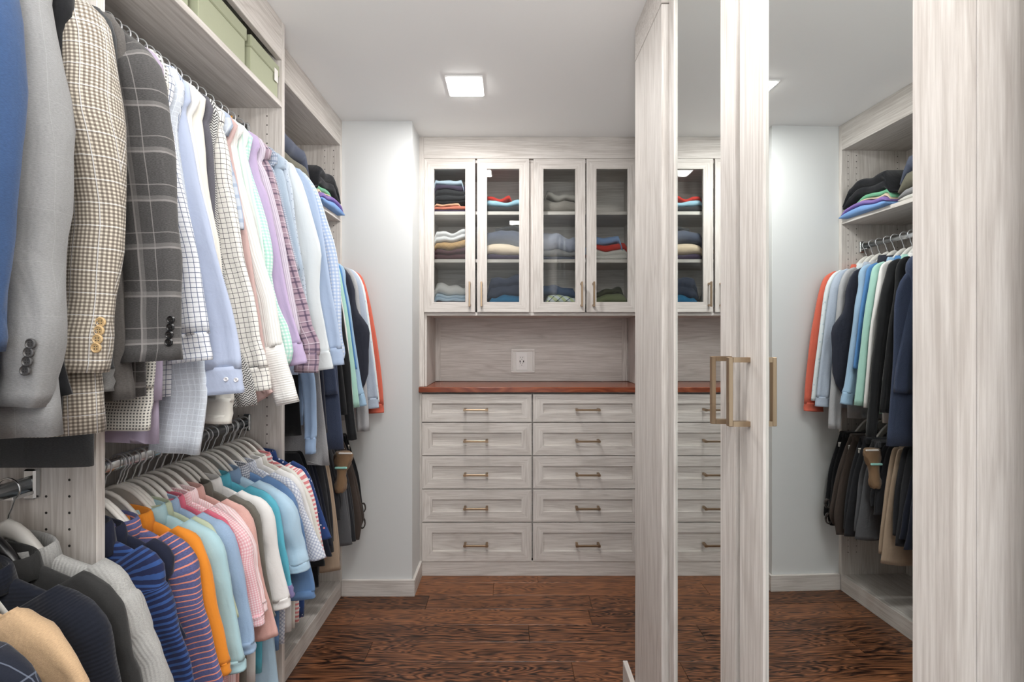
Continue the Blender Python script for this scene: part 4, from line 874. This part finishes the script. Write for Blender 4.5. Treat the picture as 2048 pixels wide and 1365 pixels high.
stack([('folded_sweater', 'plum folded sweater under the beige one', 'clothes', 'f_plum', .026, 1), ('folded_sweater', 'beige folded sweater behind the second glass door', 'clothes', 'f_beige', .046, 1), ('folded_sweater', 'big slate blue folded sweater on the beige one', 'clothes', 'f_navygrey', .066, 1), ('folded_sweater', 'charcoal folded sweater on the slate blue one', 'clothes', 'f_charcoal', .022, 1, .06, 0, .03)], a, b, YS, .24, T2, group=g1)
stack([('folded_jeans', 'blue folded jeans at the bottom behind the second glass door', 'clothes', 'f_denim', .030, 2), ('folded_towel', 'bright blue folded towel', 'clothes', 'f_bright', .044, 1, .035, 0, 0), ('folded_jacket', 'crinkled navy puffer jacket folded on the bright blue towel', 'clothes', 'f_slate', .085, 2, .03, 0, .02)], a, b, YS, .22, T0, group=g1)
a, b = X(1076), X(1160)
stack([('folded_sweater', 'ribbed grey knitted folded sweater behind the third glass door', 'clothes', 'f_knit', .062, 1), ('folded_sweater', 'smooth grey folded sweater on the ribbed grey one', 'clothes', 'f_greyknit', .030, 1, .03, 0, .01)], a, b, YS, .24, T1, group=g1)
stack([('folded_sweater', 'dark blue folded sweater at the bottom of the middle shelf, third door', 'clothes', 'f_slate', .018, 1), ('folded_sweater', 'mid grey folded sweater behind the third glass door', 'clothes', 'f_midgrey', .030, 1), ('folded_sweater', 'thick lilac grey folded sweater behind the third glass door', 'clothes', 'f_lilacgrey', .085, 1)], a, b, YS, .24, T2, group=g1)
stack([('folded_shirt', 'dark plum folded shirt at the bottom behind the third glass door', 'clothes', 'f_plum', .038, 2), ('folded_sweater', 'pale argyle folded sweater behind the third glass door', 'clothes', 'f_argyle', .036, 1, .04, 0, 0), ('folded_jeans', 'denim blue folded jeans on the argyle sweater', 'clothes', 'f_denim', .040, 1, 0, 0, .03)], a, b, YS, .22, T0, group=g1)
a, b = X(1180), X(1262)
stack([('folded_sweater', 'pale knitted folded sweater under the red one', 'clothes', 'f_lightknit', .046, 2), ('folded_sweater', 'bright red folded sweater behind the fourth glass door', 'clothes', 'f_red', .030, 1), ('folded_shirt', 'light blue folded shirt on the red sweater', 'clothes', 'f_blue', .036, 1, 0, -.04, -.005)], a, b, YS, .24, T2, group=g1)
stack([('folded_shirt', 'slate blue folded shirt at the bottom behind the fourth glass door', 'clothes', 'f_slate', .034, 2), ('folded_trousers', 'olive green folded trousers behind the fourth glass door', 'clothes', 'f_olive', .042, 1), ('folded_sweater', 'dark olive folded sweater on the olive trousers', 'clothes', 'f_darkolive', .028, 1, .03, -.02, .02)], a, b, YS, .22, T0, group=g1)
# stacks on the far bay's upper shelf run along the wall: x and y swapped
g2 = 'folded clothes on the upper shelf of the far bay'
def stack_y(items, y0, y1, xf, depth, z): stack(items, y0, y1, -xf, depth, z, along='y', group=g2)
stack_y([('folded_shirt', 'cornflower blue folded shirt overhanging the far bay shelf', 'clothes', 'f_cornflower', .030, 1, 0, 0, -.012), ('folded_shirt', 'violet folded shirt on the cornflower blue one', 'clothes', 'f_violet', .018, 1, 0, -.01, -.01), ('folded_shirt', 'beige folded shirt between the violet and green ones', 'clothes', 'f_beige', .012, 1, 0, -.03, .015), ('folded_shirt', 'green folded shirt under the black trousers', 'clothes', 'f_green', .020, 1, 0, -.05, .02),
         ('folded_trousers', 'bulky black folded trousers on the far bay shelf', 'clothes', 'f_black', .085, 2, 0, 0, .008)], 2.03, 2.305, -.852, .27, 1.9375)
stack_y([('folded_sweater', 'white textured folded sweater at the near end of the far bay shelf', 'clothes', 'f_lightknit', .026, 1), ('folded_sweater', 'grey folded sweater at the near end of the far bay shelf', 'clothes', 'f_midgrey', .030, 1), ('folded_sweater', 'olive grey rolled sweater on the far bay shelf', 'clothes', 'f_olivegrey', .070, 1, 0, 0, .0), ('folded_sweater', 'navy rolled sweater topping the near stack on the far bay shelf', 'clothes', 'f_slate', .085, 1, 0, 0, .01)], 1.70, 2.0, -.875, .25, 1.9375)
for o in bpy.data.objects:
    if 'wpos' in o: del o['wpos']
